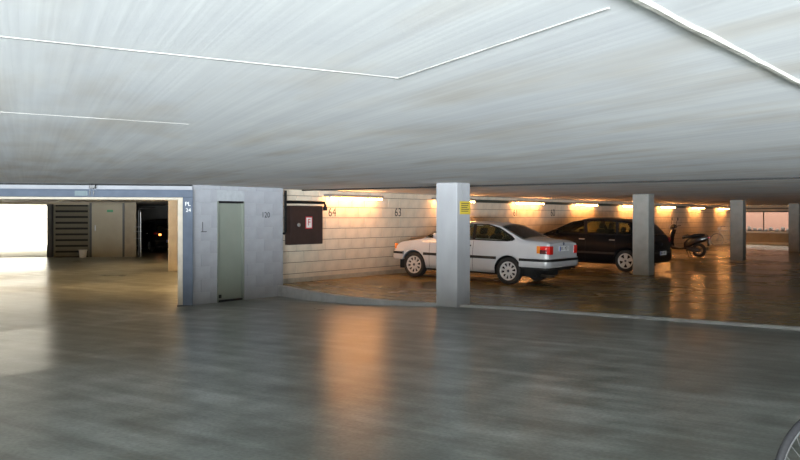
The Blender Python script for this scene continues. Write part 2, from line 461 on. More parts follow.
# ---- far end wall with a strip window
wx0, wx1, wz0, wz1 = -13.0, -10.25, 0.84, 1.98
we = struct(MB().box((XW - 0.3, YE, -0.3), (wx0, YE + 0.3, CEIL + 0.1)).box((wx1, YE, -0.3), (16.3, YE + 0.3, CEIL + 0.1))
            .box((wx0, YE, -0.3), (wx1, YE + 0.3, wz0)).box((wx0, YE, wz1), (wx1, YE + 0.3, CEIL + 0.1)).build('wall_far', M_WARMWALL), 'buff end wall with a strip window')
MB().box((wx0 - .3, YE - 0.06, 2.10), (wx1 + .4, YE + 0.0, 2.16)).build('rail', M_BLACK, we)
MB().box((wx0 - .3, YE - 0.05, 0.02), (wx1 + .4, YE + 0.0, 0.22)).build('white_band', M_WHITE, we)
win = struct(MB().box((wx0, YE + 0.05, wz1 - 0.06), (wx1, YE + 0.12, wz1)).box((wx0, YE + 0.05, wz0), (wx1, YE + 0.12, wz0 + 0.05))
             .box((wx0, YE + 0.05, wz0), (wx0 + 0.05, YE + 0.12, wz1)).box((wx1 - 0.05, YE + 0.05, wz0), (wx1, YE + 0.12, wz1)).build('window_1', M_BLACK), 'strip window in the far wall')
MB().box((-11.80, YE + 0.05, wz0), (-11.75, YE + 0.12, wz1)).build('mullion', M_BLACK, win)
MB().box((wx0 - 0.05, YE - 0.14, wz0 - 0.10), (wx1 + 0.08, YE + 0.05, wz0)).build('window_sill', M_WHITE, win)
for a, b in ((wx0 + 0.05, -11.80), (-11.75, wx1 - 0.05)):
    MB().box((a, YE + 0.08, wz0 + 0.05), (b, YE + 0.09, wz1 - 0.06)).build('pane', glass('clear_pane', (0.95, 0.95, 0.95)), win)
# outside that window: a pink rendered garden wall with rubble stones at its foot
tag(MB().box((-30, 57.0, -0.3), (8, 57.3, 3.2)).build('garden_wall', mat('pink_render', (0.14, 0.072, 0.058), 0.8, var=0.06, scale=2)), 'pink rendered garden wall seen through the strip window', 'wall')
tag(MB().box((-30, 54.6, -0.3), (8, 57.0, 0.75)).build('planting_bank', mat('bank_soil', (0.10, 0.07, 0.05), 0.9, var=0.15, scale=3)), 'low earth bank outside the strip window', 'bank')
def boulder_mb(rx, ry, rz, seed):
    bm = bmesh.new(); bmesh.ops.create_icosphere(bm, subdivisions=2, radius=1)
    rnd = random.Random(seed)
    for v in bm.verts:
        k = 1 + rnd.uniform(-0.14, 0.14); v.co = Vector((v.co.x * rx * k, v.co.y * ry * k, v.co.z * rz * k))
    bm.verts.index_update()
    mb = MB(); mb.add([v.co[:] for v in bm.verts], [[v.index for v in f.verts] for f in bm.faces]); bm.free(); return mb
for i in range(18):
    o = boulder_mb(random.uniform(.12, .135), .13, random.uniform(.10, .17), 50 + i).build('boulder', mat('boulder_stone', (0.035, 0.027, 0.026), 0.85, var=0.15, scale=6))
    o.location = (-15.4 + i * 0.315, 54.95 + random.uniform(-.05, .2), 0.75 - min(v.co.z for v in o.data.vertices))
    tag(o, 'rough dark boulder on the bank outside the strip window', 'boulder', 'boulders outside the strip window')

# ---- pillars
PX, PY, PS, PW = -8.28, 13.08, 9.85, 0.46
plabels = ['pale painted concrete pillar carrying the yellow notice', 'bare concrete pillar beside the rear of the black hatchback',
           'bare concrete pillar that half hides the silver bicycle', 'bare concrete pillar next to the strip window']
for i, lb in enumerate(plabels):
    o = MB().cbox((-PW, 0, 0), (0, PW, CEIL - (zslab(PX) if i else -0.02)), 0.02).build('concrete_pillar', M_PILLAR if i == 0 else M_RAWPIL)
    o.location = (PX, PY + PS * i, zslab(PX) if i else -0.02)
    tag(o, lb, 'pillar', 'concrete pillars')

# ---- left hall behind the steel gate frame (skewed axes, built through GM)
def gbox(name, m, a, b, parent=None, c=None):
    mb = MB().cbox(a, b, c) if c else MB().box(a, b)
    return mb.xf(GM).build(name, m, parent)
struct(MB().box((-0.04, 0.05, 2.16), (9, 0.32, CEIL + 0.05)).xf(GM).build('wall_lintel', M_PLASTER), 'grey lintel over the steel gate frame')
struct(MB().box((5.2, 0.05, -0.3), (9, 0.32, CEIL + 0.05)).xf(GM).build('wall_gate', M_PLASTER))
struct(MB().box((-0.04, 0.02, 2.252), (9, 0.06, CEIL + 0.01)).xf(GM).build('trim_3', M_JOINT), 'dark strip as the shadow gap between lintel and ceiling')  # black strip drawn in for the shadow between lintel and ceiling
gf = empty('gate_frame', GA[:], 0, 'blue grey steel gate frame around the left hall opening', 'gate frame')
GI = Matrix.Translation(-GA)
def gpart(name, m, a, b, c=None, parent=gf):
    mb = MB().cbox(a, b, c) if c else MB().box(a, b)
    return mb.xf(GI @ GM).build(name, m, parent)
gpart('header', M_BLUESTEEL, (-0.05, -0.04, 2.03), (5.2, 0.16, 2.165), 0.008)
gpart('header_flange', M_BLUESTEEL, (-0.05, -0.06, 2.15), (5.2, -0.02, 2.175), 0.004)
gpart('header_lit_edge', mat('lamplit_cream', (0.50, 0.44, 0.34), 0.5), (0.14, 0.16, 1.985), (5.2, 0.24, 2.06), 0.004)  # cream colour stands in for lamplight on the header's underside
gpart('post', M_BLUESTEEL, (-0.05, -0.04, ZL), (0.14, 0.16, 2.03), 0.008)
gpart('guide_rail', mat('lamplit_cream', (0, 0, 0)), (0.14, 0.06, ZL), (0.235, 0.14, 2.03), 0.004)
gpart('foot_plate', M_BLACK, (-0.05, -0.06, ZL), (0.25, 0.17, ZL + 0.02), 0.004)
gpart('maker_plate', mat('pale_plate', (0.18, 0.23, 0.25), 0.6, spec=0.2), (1.88, -0.052, 2.05), (2.11, -0.038, 2.145), 0.003)
lk = gpart('lock_motor', M_BLACK, (1.74, -0.09, 2.19), (1.85, 0.05, 2.26), 0.01)
gpart('bolt', M_BLACK, (1.765, -0.055, 2.06), (1.785, -0.035, 2.16), 0.004); gpart('bolt', M_BLACK, (1.83, -0.055, 2.06), (1.85, -0.035, 2.16), 0.004)
# worn white letters on the post
tm = GI @ GM @ basis((0.045, -0.0415, 1.84), (-1, 0, 0), (0, 0, 1), (0, -1, 0))
text('post_lettering', 'PL', 0.11, M_WHITE, tm @ Matrix.Translation((0, 0.06, 0)), gf)
text('post_lettering', '24', 0.10, M_WHITE, tm @ Matrix.Translation((0.01, -0.06, 0)), gf)

BW = 21.6      # depth of the left hall's back wall
struct(MB().box((-0.4, 0.9, -0.3), (-0.3, 30, CEIL + 0.1)).xf(GM).build('wall_hall_right', M_WARMWALL))
struct(MB().box((13.5, 0.32, -0.3), (13.8, BW + .3, CEIL + 0.1)).xf(GM).build('wall_hall_left', M_WARMWALL))
struct(MB().box((2.42, BW, -0.3), (2.66, BW + 0.3, CEIL + 0.1)).box((4.28, BW + 0.10, -0.3), (5.80, BW + 0.3, CEIL + 0.1))
       .box((2.9, BW, 2.22), (5.8, BW + .3, CEIL + .1)).box((2.66, BW + 0.06, -0.3), (4.3, BW + 0.3, CEIL + 0.1)).box((5.80, BW, 2.2), (13.6, BW + .3, CEIL + .1)).xf(GM).build('wall_hall_back', M_WARMWALL), 'back wall of the left hall')
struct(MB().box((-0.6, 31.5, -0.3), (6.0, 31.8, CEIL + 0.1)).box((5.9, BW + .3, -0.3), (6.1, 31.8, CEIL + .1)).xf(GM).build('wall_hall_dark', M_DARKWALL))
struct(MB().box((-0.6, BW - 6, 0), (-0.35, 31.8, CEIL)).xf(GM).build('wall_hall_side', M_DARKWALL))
for e2_, lb in ((11.0, 'buff square pillar inside the left hall behind the gate post'),):
    o = MB().cbox((0.32, 0, 0), (0.75, 0.45, CEIL - ZL), 0.015).build('hall_pillar', M_WARMWALL)
    o.matrix_world = GM @ Matrix.Translation((0, e2_, ZL)); tag(o, lb, 'pillar')

# pale paving outside the mesh gate
struct(MB().box((5.8, BW + 0.31, ZL - 0.1), (24, BW + 18, ZL + 0.004)).xf(GM).build('ground_outside', mat('pale_paving', (0.75, 0.73, 0.68), 0.8, var=0.04, scale=2)), 'pale paving outside the mesh gate')
# mesh gate
mg = empty('mesh_gate', (GM @ Vector((9.7, BW, ZL)))[:], math.atan2(G1.y, G1.x), 'wide wire mesh gate at the end of the left hall, daylight behind', 'gate')
# local x along the gate (towards larger e1), local -y is into the hall's outside? use explicit local build
def gl(mb): return mb.xf(Matrix.Translation((-9.7, -BW, 0)))
LOC = Matrix.Rotation(-math.atan2(G1.y, G1.x), 4, 'Z') @ Matrix.Translation(-(GM @ Vector((9.7, BW, 0)))) @ GM
def mgpart(name, m, mb, parent=mg): return mb.xf(LOC @ Matrix.Translation((0, 0, -ZL)) @ Matrix.Translation((0, 0, ZL))).build(name, m, parent)
M_GATEF = mat('brown_gate_steel', (0.07, 0.04, 0.03), 0.7, spec=0.2)
mgpart('gate_frame_post', M_GATEF, MB().cbox((5.84, -0.02, 0), (5.94, 0.06, 2.25), 0.006))
mgpart('gate_frame_post', M_GATEF, MB().cbox((13.4, -0.02, 0), (13.5, 0.06, 2.25), 0.006))
mgpart('bottom_rail', M_GATEF, MB().cbox((5.94, -0.01, 0.02), (13.4, 0.05, 0.15), 0.006))
mgpart('top_rail', M_GATEF, MB().cbox((5.94, -0.01, 2.16), (13.4, 0.05, 2.25), 0.006))
wm = MB(); M_WIRE = mat('pale_wire', (0.70, 0.66, 0.55), 0.4, 0.3)
st = 0.14; z0, z1, x0, x1 = 0.15, 2.16, 5.94, 13.4
k = x0 - (z1 - z0)
while k < x1:
    for s in (1, -1):
        a = max(x0, k); b = min(x1, k + (z1 - z0))
        za, zb2 = z0 + (a - k), z0 + (b - k)
        if s < 0: za, zb2 = z1 - (a - k), z1 - (b - k)
        wm.tube([(a, 0.02, za), (b, 0.02, zb2)], 0.009, 3, caps=False)
    k += st
tag(mgpart('wire_mesh', M_WIRE, wm), kind='stuff')
mgpart('diagonal_brace', mat('brace_steel', (0.30, 0.28, 0.20), 0.5), MB().tube([(7.22, -0.02, 2.16), (6.55, -0.02, 0.15)], 0.012, 6))
mgpart('gate_rod', M_RED, MB().tube([(5.80, -0.05, 0.0), (5.80, -0.05, 1.15)], 0.02, 8))

# slatted screen
sl = empty('slat_screen', (GM @ Vector((5.05, BW + 0.05, ZL)))[:], 0, 'dark horizontal slat screen between mesh gate and beige door', 'screen')
LS = Matrix.Translation(-(GM @ Vector((5.05, BW + 0.05, 0)))) @ GM
MB().box((4.34, BW + 0.06, 0.0), (5.78, BW + 0.09, 2.25)).xf(LS).build('backing_panel', M_BOOTH, sl)
for e in (4.34, 5.72): MB().box((e, BW + 0.0, 0.0), (e + 0.06, BW + 0.09, 2.25)).xf(LS).build('upright', M_SLAT, sl)
for i in range(9):
    z = 0.05 + 0.247 * i
    MB().add([(4.40, BW + 0.05, z + 0.155), (5.72, BW + 0.05, z + 0.155), (5.72, BW - 0.01, z), (4.40, BW - 0.01, z), (4.40, BW + 0.07, z + 0.145), (5.72, BW + 0.07, z + 0.145), (5.72, BW + 0.01, z - 0.01), (4.40, BW + 0.01, z - 0.01)],
             [(0, 1, 2, 3), (7, 6, 5, 4), (0, 4, 5, 1), (1, 5, 6, 2), (2, 6, 7, 3), (3, 7, 4, 0)]).xf(LS).build('slat', M_SLAT, sl)
# beige door beside the screen
d2 = struct(MB().cbox((2.98, BW - 0.02, ZL + 0.06), (4.24, BW + 0.05, 2.2), 0.006).xf(GM).build('door_2', M_BEIGE), 'beige door with a green exit notice')
MB().box((4.24, BW - 0.05, ZL), (4.33, BW + 0.1, 2.26)).box((2.90, BW - 0.05, ZL), (2.98, BW + 0.1, 2.26)).xf(GM).build('door_frame', mat('dark_frame', (0.06, 0.06, 0.055), 0.5), d2)
MB().box((3.37, BW - 0.026, 1.86), (3.62, BW - 0.018, 1.96)).xf(GM).build('exit_notice', M_GREEN, d2)
MB().cbox((4.08, BW - 0.07, 1.05), (4.12, BW - 0.02, 1.30), 0.006).xf(GM).build('handle', M_GALV, d2)
# bucket
bk = empty('bucket', (GM @ Vector((4.56, BW - 0.35, ZL)))[:], 0, 'small white plastic bucket in front of the slat screen', 'bucket')
MB().lathe([(0.0, 0.0), (0.13, 0.0), (0.135, 0.02), (0.165, 0.31), (0.178, 0.32), (0.178, 0.335), (0.160, 0.335), (0.125, 0.03), (0.0, 0.025)], 24, 'z').build('pail', M_WHITE, bk, True)
MB().tube([(0.175 * math.cos(a), 0.10 + 0.02 * math.sin(a), 0.32 - 0.12 * math.sin(a)) for a in np.linspace(0, math.pi, 14)], 0.005, 6).build('bail_handle', M_GALV, bk)
# pipes at the entrance of the dark bay
pp = empty('riser_pipes', (GM @ Vector((2.2, BW - 0.1, ZL)))[:], math.atan2(G1.y, G1.x), 'grey riser pipes with a bent top at the dark bay', 'pipe')
MB().tube([(0.02, 0, 0), (0.02, 0, 1.95)], 0.025, 8).build('riser', M_GALV, pp)
MB().tube([(0.10, -0.03, 0), (0.10, -0.03, 2.0), (0.06, -0.03, 2.1), (-0.6, -0.03, 2.13)], 0.04, 8).build('riser', M_BLACK, pp)
for z in (0.8, 1.1, 1.3): MB().tube([(0.3, -0.01, z), (-0.03, -0.01, z)], 0.014, 6).build('clamp', M_GALV, pp)

# ------------------------------------------------------------------ lamps
def make_lamp(m_tube):
    r = empty('tube_lamp')
    MB().cbox((0.005, 0, 0.04), (0.185, 2.12, 0.09), 0.008).build('housing', mat('lamp_housing_grey', (0.22, 0.21, 0.19), 0.5), r)
    for y in (0.02, 2.06): MB().cbox((0.135, y, -0.03), (0.185, y + 0.04, 0.04), 0.006).build('end_socket', M_WHITE, r)
    MB().tube([(0.16, 0.06, -0.002), (0.16, 2.06, -0.002)], 0.018, 10).build('tube', m_tube, r)
    return r
lamp0 = make_lamp(M_TUBE)
lamp_labels = ['lit tube lamp above bay number 64', 'lit tube lamp on the wall just behind the pillar with the yellow notice', 'lit tube lamp above the white coupe',
               'lit tube lamp above the windscreen of the black hatchback', 'lit tube lamp above the roof of the black hatchback', 'lit tube lamp above the front of the scooter',
               'lit tube lamp above the scooter tail', 'lit tube lamp above the silver bicycle']
for i, lb in enumerate(lamp_labels):
    o = lamp0 if i == 0 else copy_tree(lamp0)
    o.location = (XW + 0.012, 15.22 + 4.58 * i, 2.10); tag(o, lb, 'lamp', 'tube lamps on the block wall')
tr = empty('cable_trunking', (XW, 22.0, 2.1), 0, 'dark grey cable trunking linking the tube lamps', 'trunking')
for i in range(1, 8):
    a = 15.22 + 4.58 * (i - 1) + 2.14; b = 15.22 + 4.58 * i - 0.02
    if i == 1: continue
    MB().cbox((0.012, a - 22.0, -0.01), (0.08, b - 22.0, 0.08), 0.006).build('duct', mat('dark_duct', (0.05, 0.06, 0.05), 0.5), tr)
# brighter lamps of the left hall
lamp1 = None
def hall_lamp():
    global lamp1
    if lamp1 is None:
        lamp1 = make_lamp(M_TUBE2); return lamp1
    return copy_tree(lamp1)
for lb, d in (('lit tube lamp on the left hall side wall just inside the gate frame', 5.4), ('lit tube lamp on the left hall side wall before the buff square pillar', 9.8), ('lit tube lamp on the left hall side wall beyond the buff square pillar', 16.0)):
    z = 2.10
    o = hall_lamp(); o.location = (GM @ Vector((-0.295, d, z)))[:]; o.rotation_euler = (0, 0, math.atan2(G1.y, G1.x))
    tag(o, lb, 'lamp', 'tube lamps of the left hall')

for lb, e, d in (('lit ceiling tube lamp over the gate side of the left hall', 6.2, 6.0), ('lit ceiling tube lamp over the mesh gate half of the left hall', 7.2, 10.5)):
    o = hall_lamp(); o.location = (GM @ Vector((e, d, 2.11)))[:]; o.rotation_euler = (0, 0, math.atan2(G1.y, G1.x))
    tag(o, lb, 'lamp', 'tube lamps of the left hall')

# ------------------------------------------------------------------ hose cabinet, pipes and notice
cb = empty('fire_cabinet', (XW + 0.003, 14.47, 1.02), 0, 'dark brown metal wall cabinet with a red framed sticker', 'cabinet')
MB().cbox((0.0, -0.55, 0.0), (0.16, 0.55, 0.885), 0.01).build('case', M_BROWN, cb)
dd = MB().cbox((0.16, -0.53, 0.02), (0.178, 0.53, 0.865), 0.006).build('cabinet_door', M_BROWN, cb)
MB().lathe([(0.0, 0.0), (0.045, 0.0), (0.045, 0.02), (0.03, 0.03), (0.0, 0.03)], 16, 'x', (0.178, -0.29, 0.45)).build('turn_lock', M_GALV, dd)
st_ = MB().box((0.178, -0.06, 0.36), (0.181, 0.17, 0.64)).build('sticker', M_RED, cb)
MB().box((0.181, -0.035, 0.385), (0.1825, 0.145, 0.615)).build('sticker_panel', M_WHITE, st_)
text('sticker_letter', 'F', 0.22, M_RED, basis((0.184, 0.055, 0.50), (0, 1, 0), (0, 0, 1), (1, 0, 0)), st_)
pi = empty('black_pipework', (XW, 13.60, 1.3), 0, 'black pipe framing the brown cabinet, running down the corner', 'pipe')
MB().tube([(0.33, 0, 0.93), (0.33, 0, 0.02), (0.33, -0.06, -0.02)], 0.03, 8).build('down_pipe', M_PIPE, pi)
MB().tube([(0.33, 0.0, 0.68), (0.25, 0.10, 0.68), (0.25, 1.38, 0.68), (0.25, 1.41, 0.62), (0.25, 1.41, 0.54)], 0.032, 8).build('cross_pipe', M_PIPE, pi)
MB().lathe([(0, 0), (0.05, 0), (0.05, 0.08), (0, 0.08)], 12, 'z', (0.25, 1.41, 0.50)).build('end_valve', M_PIPE, pi)

ns = empty('yellow_notice', (PX, 13.36, 1.70), 0, 'small yellow notice hung on the pale pillar', 'notice')
MB().cbox((0.001, -0.19, 0.0), (0.010, 0.17, 0.24), 0.003).build('notice_board', M_YELLOW, ns)
for i, z in enumerate((0.19, 0.155, 0.12, 0.085, 0.05)):
    MB().box((0.010, -0.15, z), (0.0112, 0.12 - 0.03 * (i % 3), z + 0.014)).build('text_line', M_INK, ns)
MB().tube([(0.006, -0.13, 0.24), (0.004, -0.10, 0.42), (0.004, -0.15, 0.57)], 0.004, 5).build('cord', M_GALV, ns)
MB().tube([(0.006, -0.07, 0.24), (0.004, -0.10, 0.42)], 0.004, 5).build('cord', M_GALV, ns)
# ------------------------------------------------------------------ cars
def smooth_profile(pts, n=5, w=0.06):
    px = [p[0] for p in pts]; pz = [p[1] for p in pts]
    def f(x):
        return float(np.mean([np.interp(x + d, px, pz) for d in np.linspace(-w, w, n)]))
    return f

class CarShape:
    """side profile + plan outline -> lofted body; local x forward, y left, z up, ground at z = 0"""
    def __init__(s, top, belt, width, sill, axles, arch_r, wheel_z, tumble=0.40, crown=0.05, xr=None, xf=None, endz=0.30):
        s.top = smooth_profile(top); s.beltf = smooth_profile(belt); s.wf = smooth_profile(width, 3, 0.02)
        s.sill = sill; s.axles = axles; s.ar = arch_r; s.wz = wheel_z; s.tumble = tumble; s.crown = crown
        s.xr = xr; s.xf = xf; s.endz = endz
    def low(s, x):
        z = s.sill if s.axles[0] < x < s.axles[1] else s.endz
        for a in s.axles:
            d = abs(x - a)
            if d < s.ar: z = max(z, s.wz + math.sqrt(s.ar ** 2 - d * d))
        return z
    def belt(s, x):
        return min(s.beltf(x), s.top(x) - 0.02)
    def ybody(s, x, z):
        w = s.wf(x)
        return w - 0.06 * max(0, (z - 0.62) / 0.42) ** 2 - 0.07 * max(0, (0.50 - z) / 0.30) ** 2
    def roofedge(s, x):
        t, b = s.top(x), s.belt(x)
        c = min(s.crown, 0.6 * (t - b))
        z = t - c
        y = s.ybody(x, b) - min(0.03, 0.5 * (t - b)) - s.tumble * max(0, z - b)
        return max(y, 0.05), z
    def side_y(s, x, z):
        b = s.belt(x)
        if z <= b: return s.ybody(x, z)
        ye, ze = s.roofedge(x); yb = s.ybody(x, b)
        if ze - b < 1e-4: return yb
        t = min(1, (z - b) / (ze - b)); return yb + (ye - yb) * t
    def top_z(s, x, y):
        ye, ze = s.roofedge(x); t = s.top(x)
        u = min(1, abs(y) / ye)
        return t - (t - ze) * u ** 2.2
    def section(s, x, NS=8, NG=8, NT=8):
        pts = []; lo, b = s.low(x), s.belt(x)
        lo = min(lo, b - 0.02)
        for i in range(NS): z = lo + (b - lo) * i / (NS - 1); pts.append((s.ybody(x, z), z))
        ye, ze = s.roofedge(x); yb = pts[-1][0]
        for i in range(1, NG + 1):
            t = i / NG; pts.append((yb + (ye - yb) * t, b + (ze - b) * t))
        for i in range(1, NT + 1):
            y = ye * (1 - i / NT); pts.append((y, s.top_z(x, y)))
        return pts

def inpoly(x, z, poly):
    r = False; n = len(poly)
    for i in range(n):
        x1, z1 = poly[i]; x2, z2 = poly[(i + 1) % n]
        if (z1 > z) != (z2 > z) and x < (x2 - x1) * (z - z1) / (z2 - z1) + x1: r = not r
    return r

def polyrange(poly, x):
    zs = []
    n = len(poly)
    for i in range(n):
        x1, z1 = poly[i]; x2, z2 = poly[(i + 1) % n]
        if (x1 - x) * (x2 - x) <= 0 and abs(x1 - x2) > 1e-9: zs.append(z1 + (z2 - z1) * (x - x1) / (x2 - x1))
    return (min(zs), max(zs)) if len(zs) > 1 else None

def side_patch(S, poly, off, sgn=1, nx=22, nz=6, thick=0.008):
    """patch of a (x,z) outline laid on the body side"""
    mb = MB(); x0 = min(p[0] for p in poly); x1 = max(p[0] for p in poly)
    cols = []
    for i in range(nx + 1):
        x = x0 + (x1 - x0) * (0.002 + 0.996 * i / nx); rg = polyrange(poly, x)
        if rg: cols.append((x, rg))
    outer = []; inner = []
    for x, (a, b) in cols:
        for j in range(nz + 1):
            z = a + (b - a) * j / nz; y = S.side_y(x, z)
            outer.append((x, sgn * (y + off), z)); inner.append((x, sgn * (y + off - thick), z))
    n = len(cols); m = nz + 1; fs = []; N = len(outer)
    for i in range(n - 1):
        for j in range(nz):
            q = (i * m + j, (i + 1) * m + j, (i + 1) * m + j + 1, i * m + j + 1); fs.append(q); fs.append(tuple(N + k for k in reversed(q)))
    for i in range(n - 1):
        for j in (0, nz):
            fs.append((i * m + j, (i + 1) * m + j, N + (i + 1) * m + j, N + i * m + j))
    for j in range(nz):
        for i in (0, n - 1): fs.append((i * m + j, i * m + j + 1, N + i * m + j + 1, N + i * m + j))
    return mb.add(outer + inner, fs)

def top_patch(S, x0, x1, k, off, nx=8, ny=14, thick=0.008):
    """glass laid on the loft between stations x0..x1, covering fraction k of the half width"""
    vs = []; fs = []
    for lay in (off, off - thick):
        for i in range(nx + 1):
            x = x0 + (x1 - x0) * i / nx; ye, _ = S.roofedge(x)
            for j in range(ny + 1):
                y = ye * k * (2 * j / ny - 1); vs.append((x, y, S.top_z(x, y) + lay))
    m = ny + 1; N = (nx + 1) * m
    for i in range(nx):
        for j in range(ny):
            q = (i * m + j, (i + 1) * m + j, (i + 1) * m + j + 1, i * m + j + 1); fs += [q, tuple(N + t for t in reversed(q))]
    for i in range(nx):
        for j in (0, ny): fs.append((i * m + j, (i + 1) * m + j, N + (i + 1) * m + j, N + i * m + j))
    for j in range(ny):
        for i in (0, nx): fs.append((i * m + j, i * m + j + 1, N + i * m + j + 1, N + i * m + j))
    return MB().add(vs, fs)

def plan_path(S, z, x_from, rear=True, corner=0.10):
    """outline of the car in plan at height z, from the left side round the end to the right side"""
    xe = S.xr if rear else S.xf; sg = -1 if rear else 1
    L = []
    n = 12
    for i in range(n + 1):
        x = x_from + (xe - x_from) * i / n; L.append((x, S.ybody(x, z)))
    ye = L[-1][1]
    L += [(xe, ye * t) for t in (0.75, 0.5, 0.25, 0.0)]
    return L + [(x, -y) for x, y in reversed(L[:-1])]

def band(path, z0, z1, off, thick, t0=0.0, t1=1.0, bulge=0.0):
    """vertical band following a plan path between arc fractions t0..t1, standing proud by off"""
    P = [Vector((p[0], p[1], 0)) for p in path]; cum = [0]
    for a, b in zip(P[:-1], P[1:]): cum.append(cum[-1] + (b - a).length)
    L = cum[-1]; n = 40
    pts = []
    for i in range(n + 1):
        d = L * (t0 + (t1 - t0) * i / n)
        k = max(0, min(len(P) - 2, int(np.searchsorted(cum, d)) - 1)); u = (d - cum[k]) / max(1e-9, cum[k + 1] - cum[k])
        pts.append(P[k].lerp(P[k + 1], u))
    mb = MB(); prof = [(z0, 0), (z0 + 0.12 * (z1 - z0), bulge), (z0 + 0.88 * (z1 - z0), bulge), (z1, 0)]
    for i, p in enumerate(pts):
        d = (pts[min(i + 1, n)] - pts[max(i - 1, 0)]).normalized(); nr = Vector((d.y, -d.x, 0))
        if nr.dot(Vector((p.x * 0.4, p.y, 0))) < 0: nr = -nr
        for z, bu in prof: q = p + nr * (off + bu); mb.v.append((q.x, q.y, z))
        for z, bu in reversed(prof): q = p + nr * (off - thick); mb.v.append((q.x, q.y, z))
    m = 8
    for i in range(n):
        for j in range(m): mb.f.append((i * m + j, i * m + (j + 1) % m, (i + 1) * m + (j + 1) % m, (i + 1) * m + j))
    mb.f += [tuple(range(m)), tuple(n * m + j for j in range(m))]
    return mb

def car_wheel(root, x, y, r, wid, style, M_RIM, out):
    """wheel standing at x, outer face towards out (+1 left, -1 right)"""
    w = bpy.data.objects.new('wheel', None); COL.objects.link(w); w.parent = root; w.location = (x, y, r)
    if out < 0: w.rotation_euler = (0, 0, math.pi)
    rr = r * 0.66; h = wid / 2
    MB().lathe([(rr, -h * .8), (rr + .02, -h), (r - .03, -h), (r - .004, -h * .7), (r, 0), (r - .004, h * .7), (r - .03, h), (rr + .02, h), (rr, h * .8), (rr, -h * .8)], 40).build('tyre', mat('tyre_rubber', (0.018, 0.018, 0.018), 0.8, var=0.1, scale=30), w, True)
    rim = MB().lathe([(rr, -h * .8), (rr - .01, -h * .8), (rr - .02, h * .5), (rr - .025, h * .86), (rr + .006, h * .95), (rr + .006, h * .75)], 40)
    rim.lathe([(0.0, h * .86), (0.05, h * .86), (0.075, h * .74), (0.075, h * .6)], 24)
    ns = {'cover': 10, 'five': 5, 'far': 5}[style]
    for k in range(ns):
        a = 2 * math.pi * (k + .25) / ns
        da0, da1 = (0.16, 0.13) if style == 'cover' else (0.42, 0.30)
        p = []
        for rad, da, yy in ((0.06, da0 * 1.6, h * .74), (rr - .015, da1, h * .84)):
            for s_ in (-1, 1): p.append((rad * math.cos(a + s_ * da), yy, rad * math.sin(a + s_ * da)))
        q = [(v[0], v[1] - .03, v[2]) for v in p]
        rim.add(p + q, [(0, 1, 3, 2), (6, 7, 5, 4), (0, 2, 6, 4), (1, 5, 7, 3), (0, 4, 5, 1), (2, 3, 7, 6)])
    if style == 'cover': rim.lathe([(0.07, h * .78), (rr * .50, h * .80), (rr * .50, h * .72), (0.07, h * .70)], 40)
    rim.build('rim', M_RIM, w, True)
    MB().lathe([(0, h * .25), (rr - .012, h * .25), (rr - .012, h * .2), (0, h * .2)], 32).build('brake_disc', mat('brake_iron', (0.008, 0.008, 0.008), 0.9, spec=0.1), w)
    MB().lathe([(0, h * .9), (.032, h * .9), (.036, h * .8), (0, h * .8)], 16).build('hub_cap', mat('hub_dark', (0.06, 0.06, 0.08), 0.4), w)

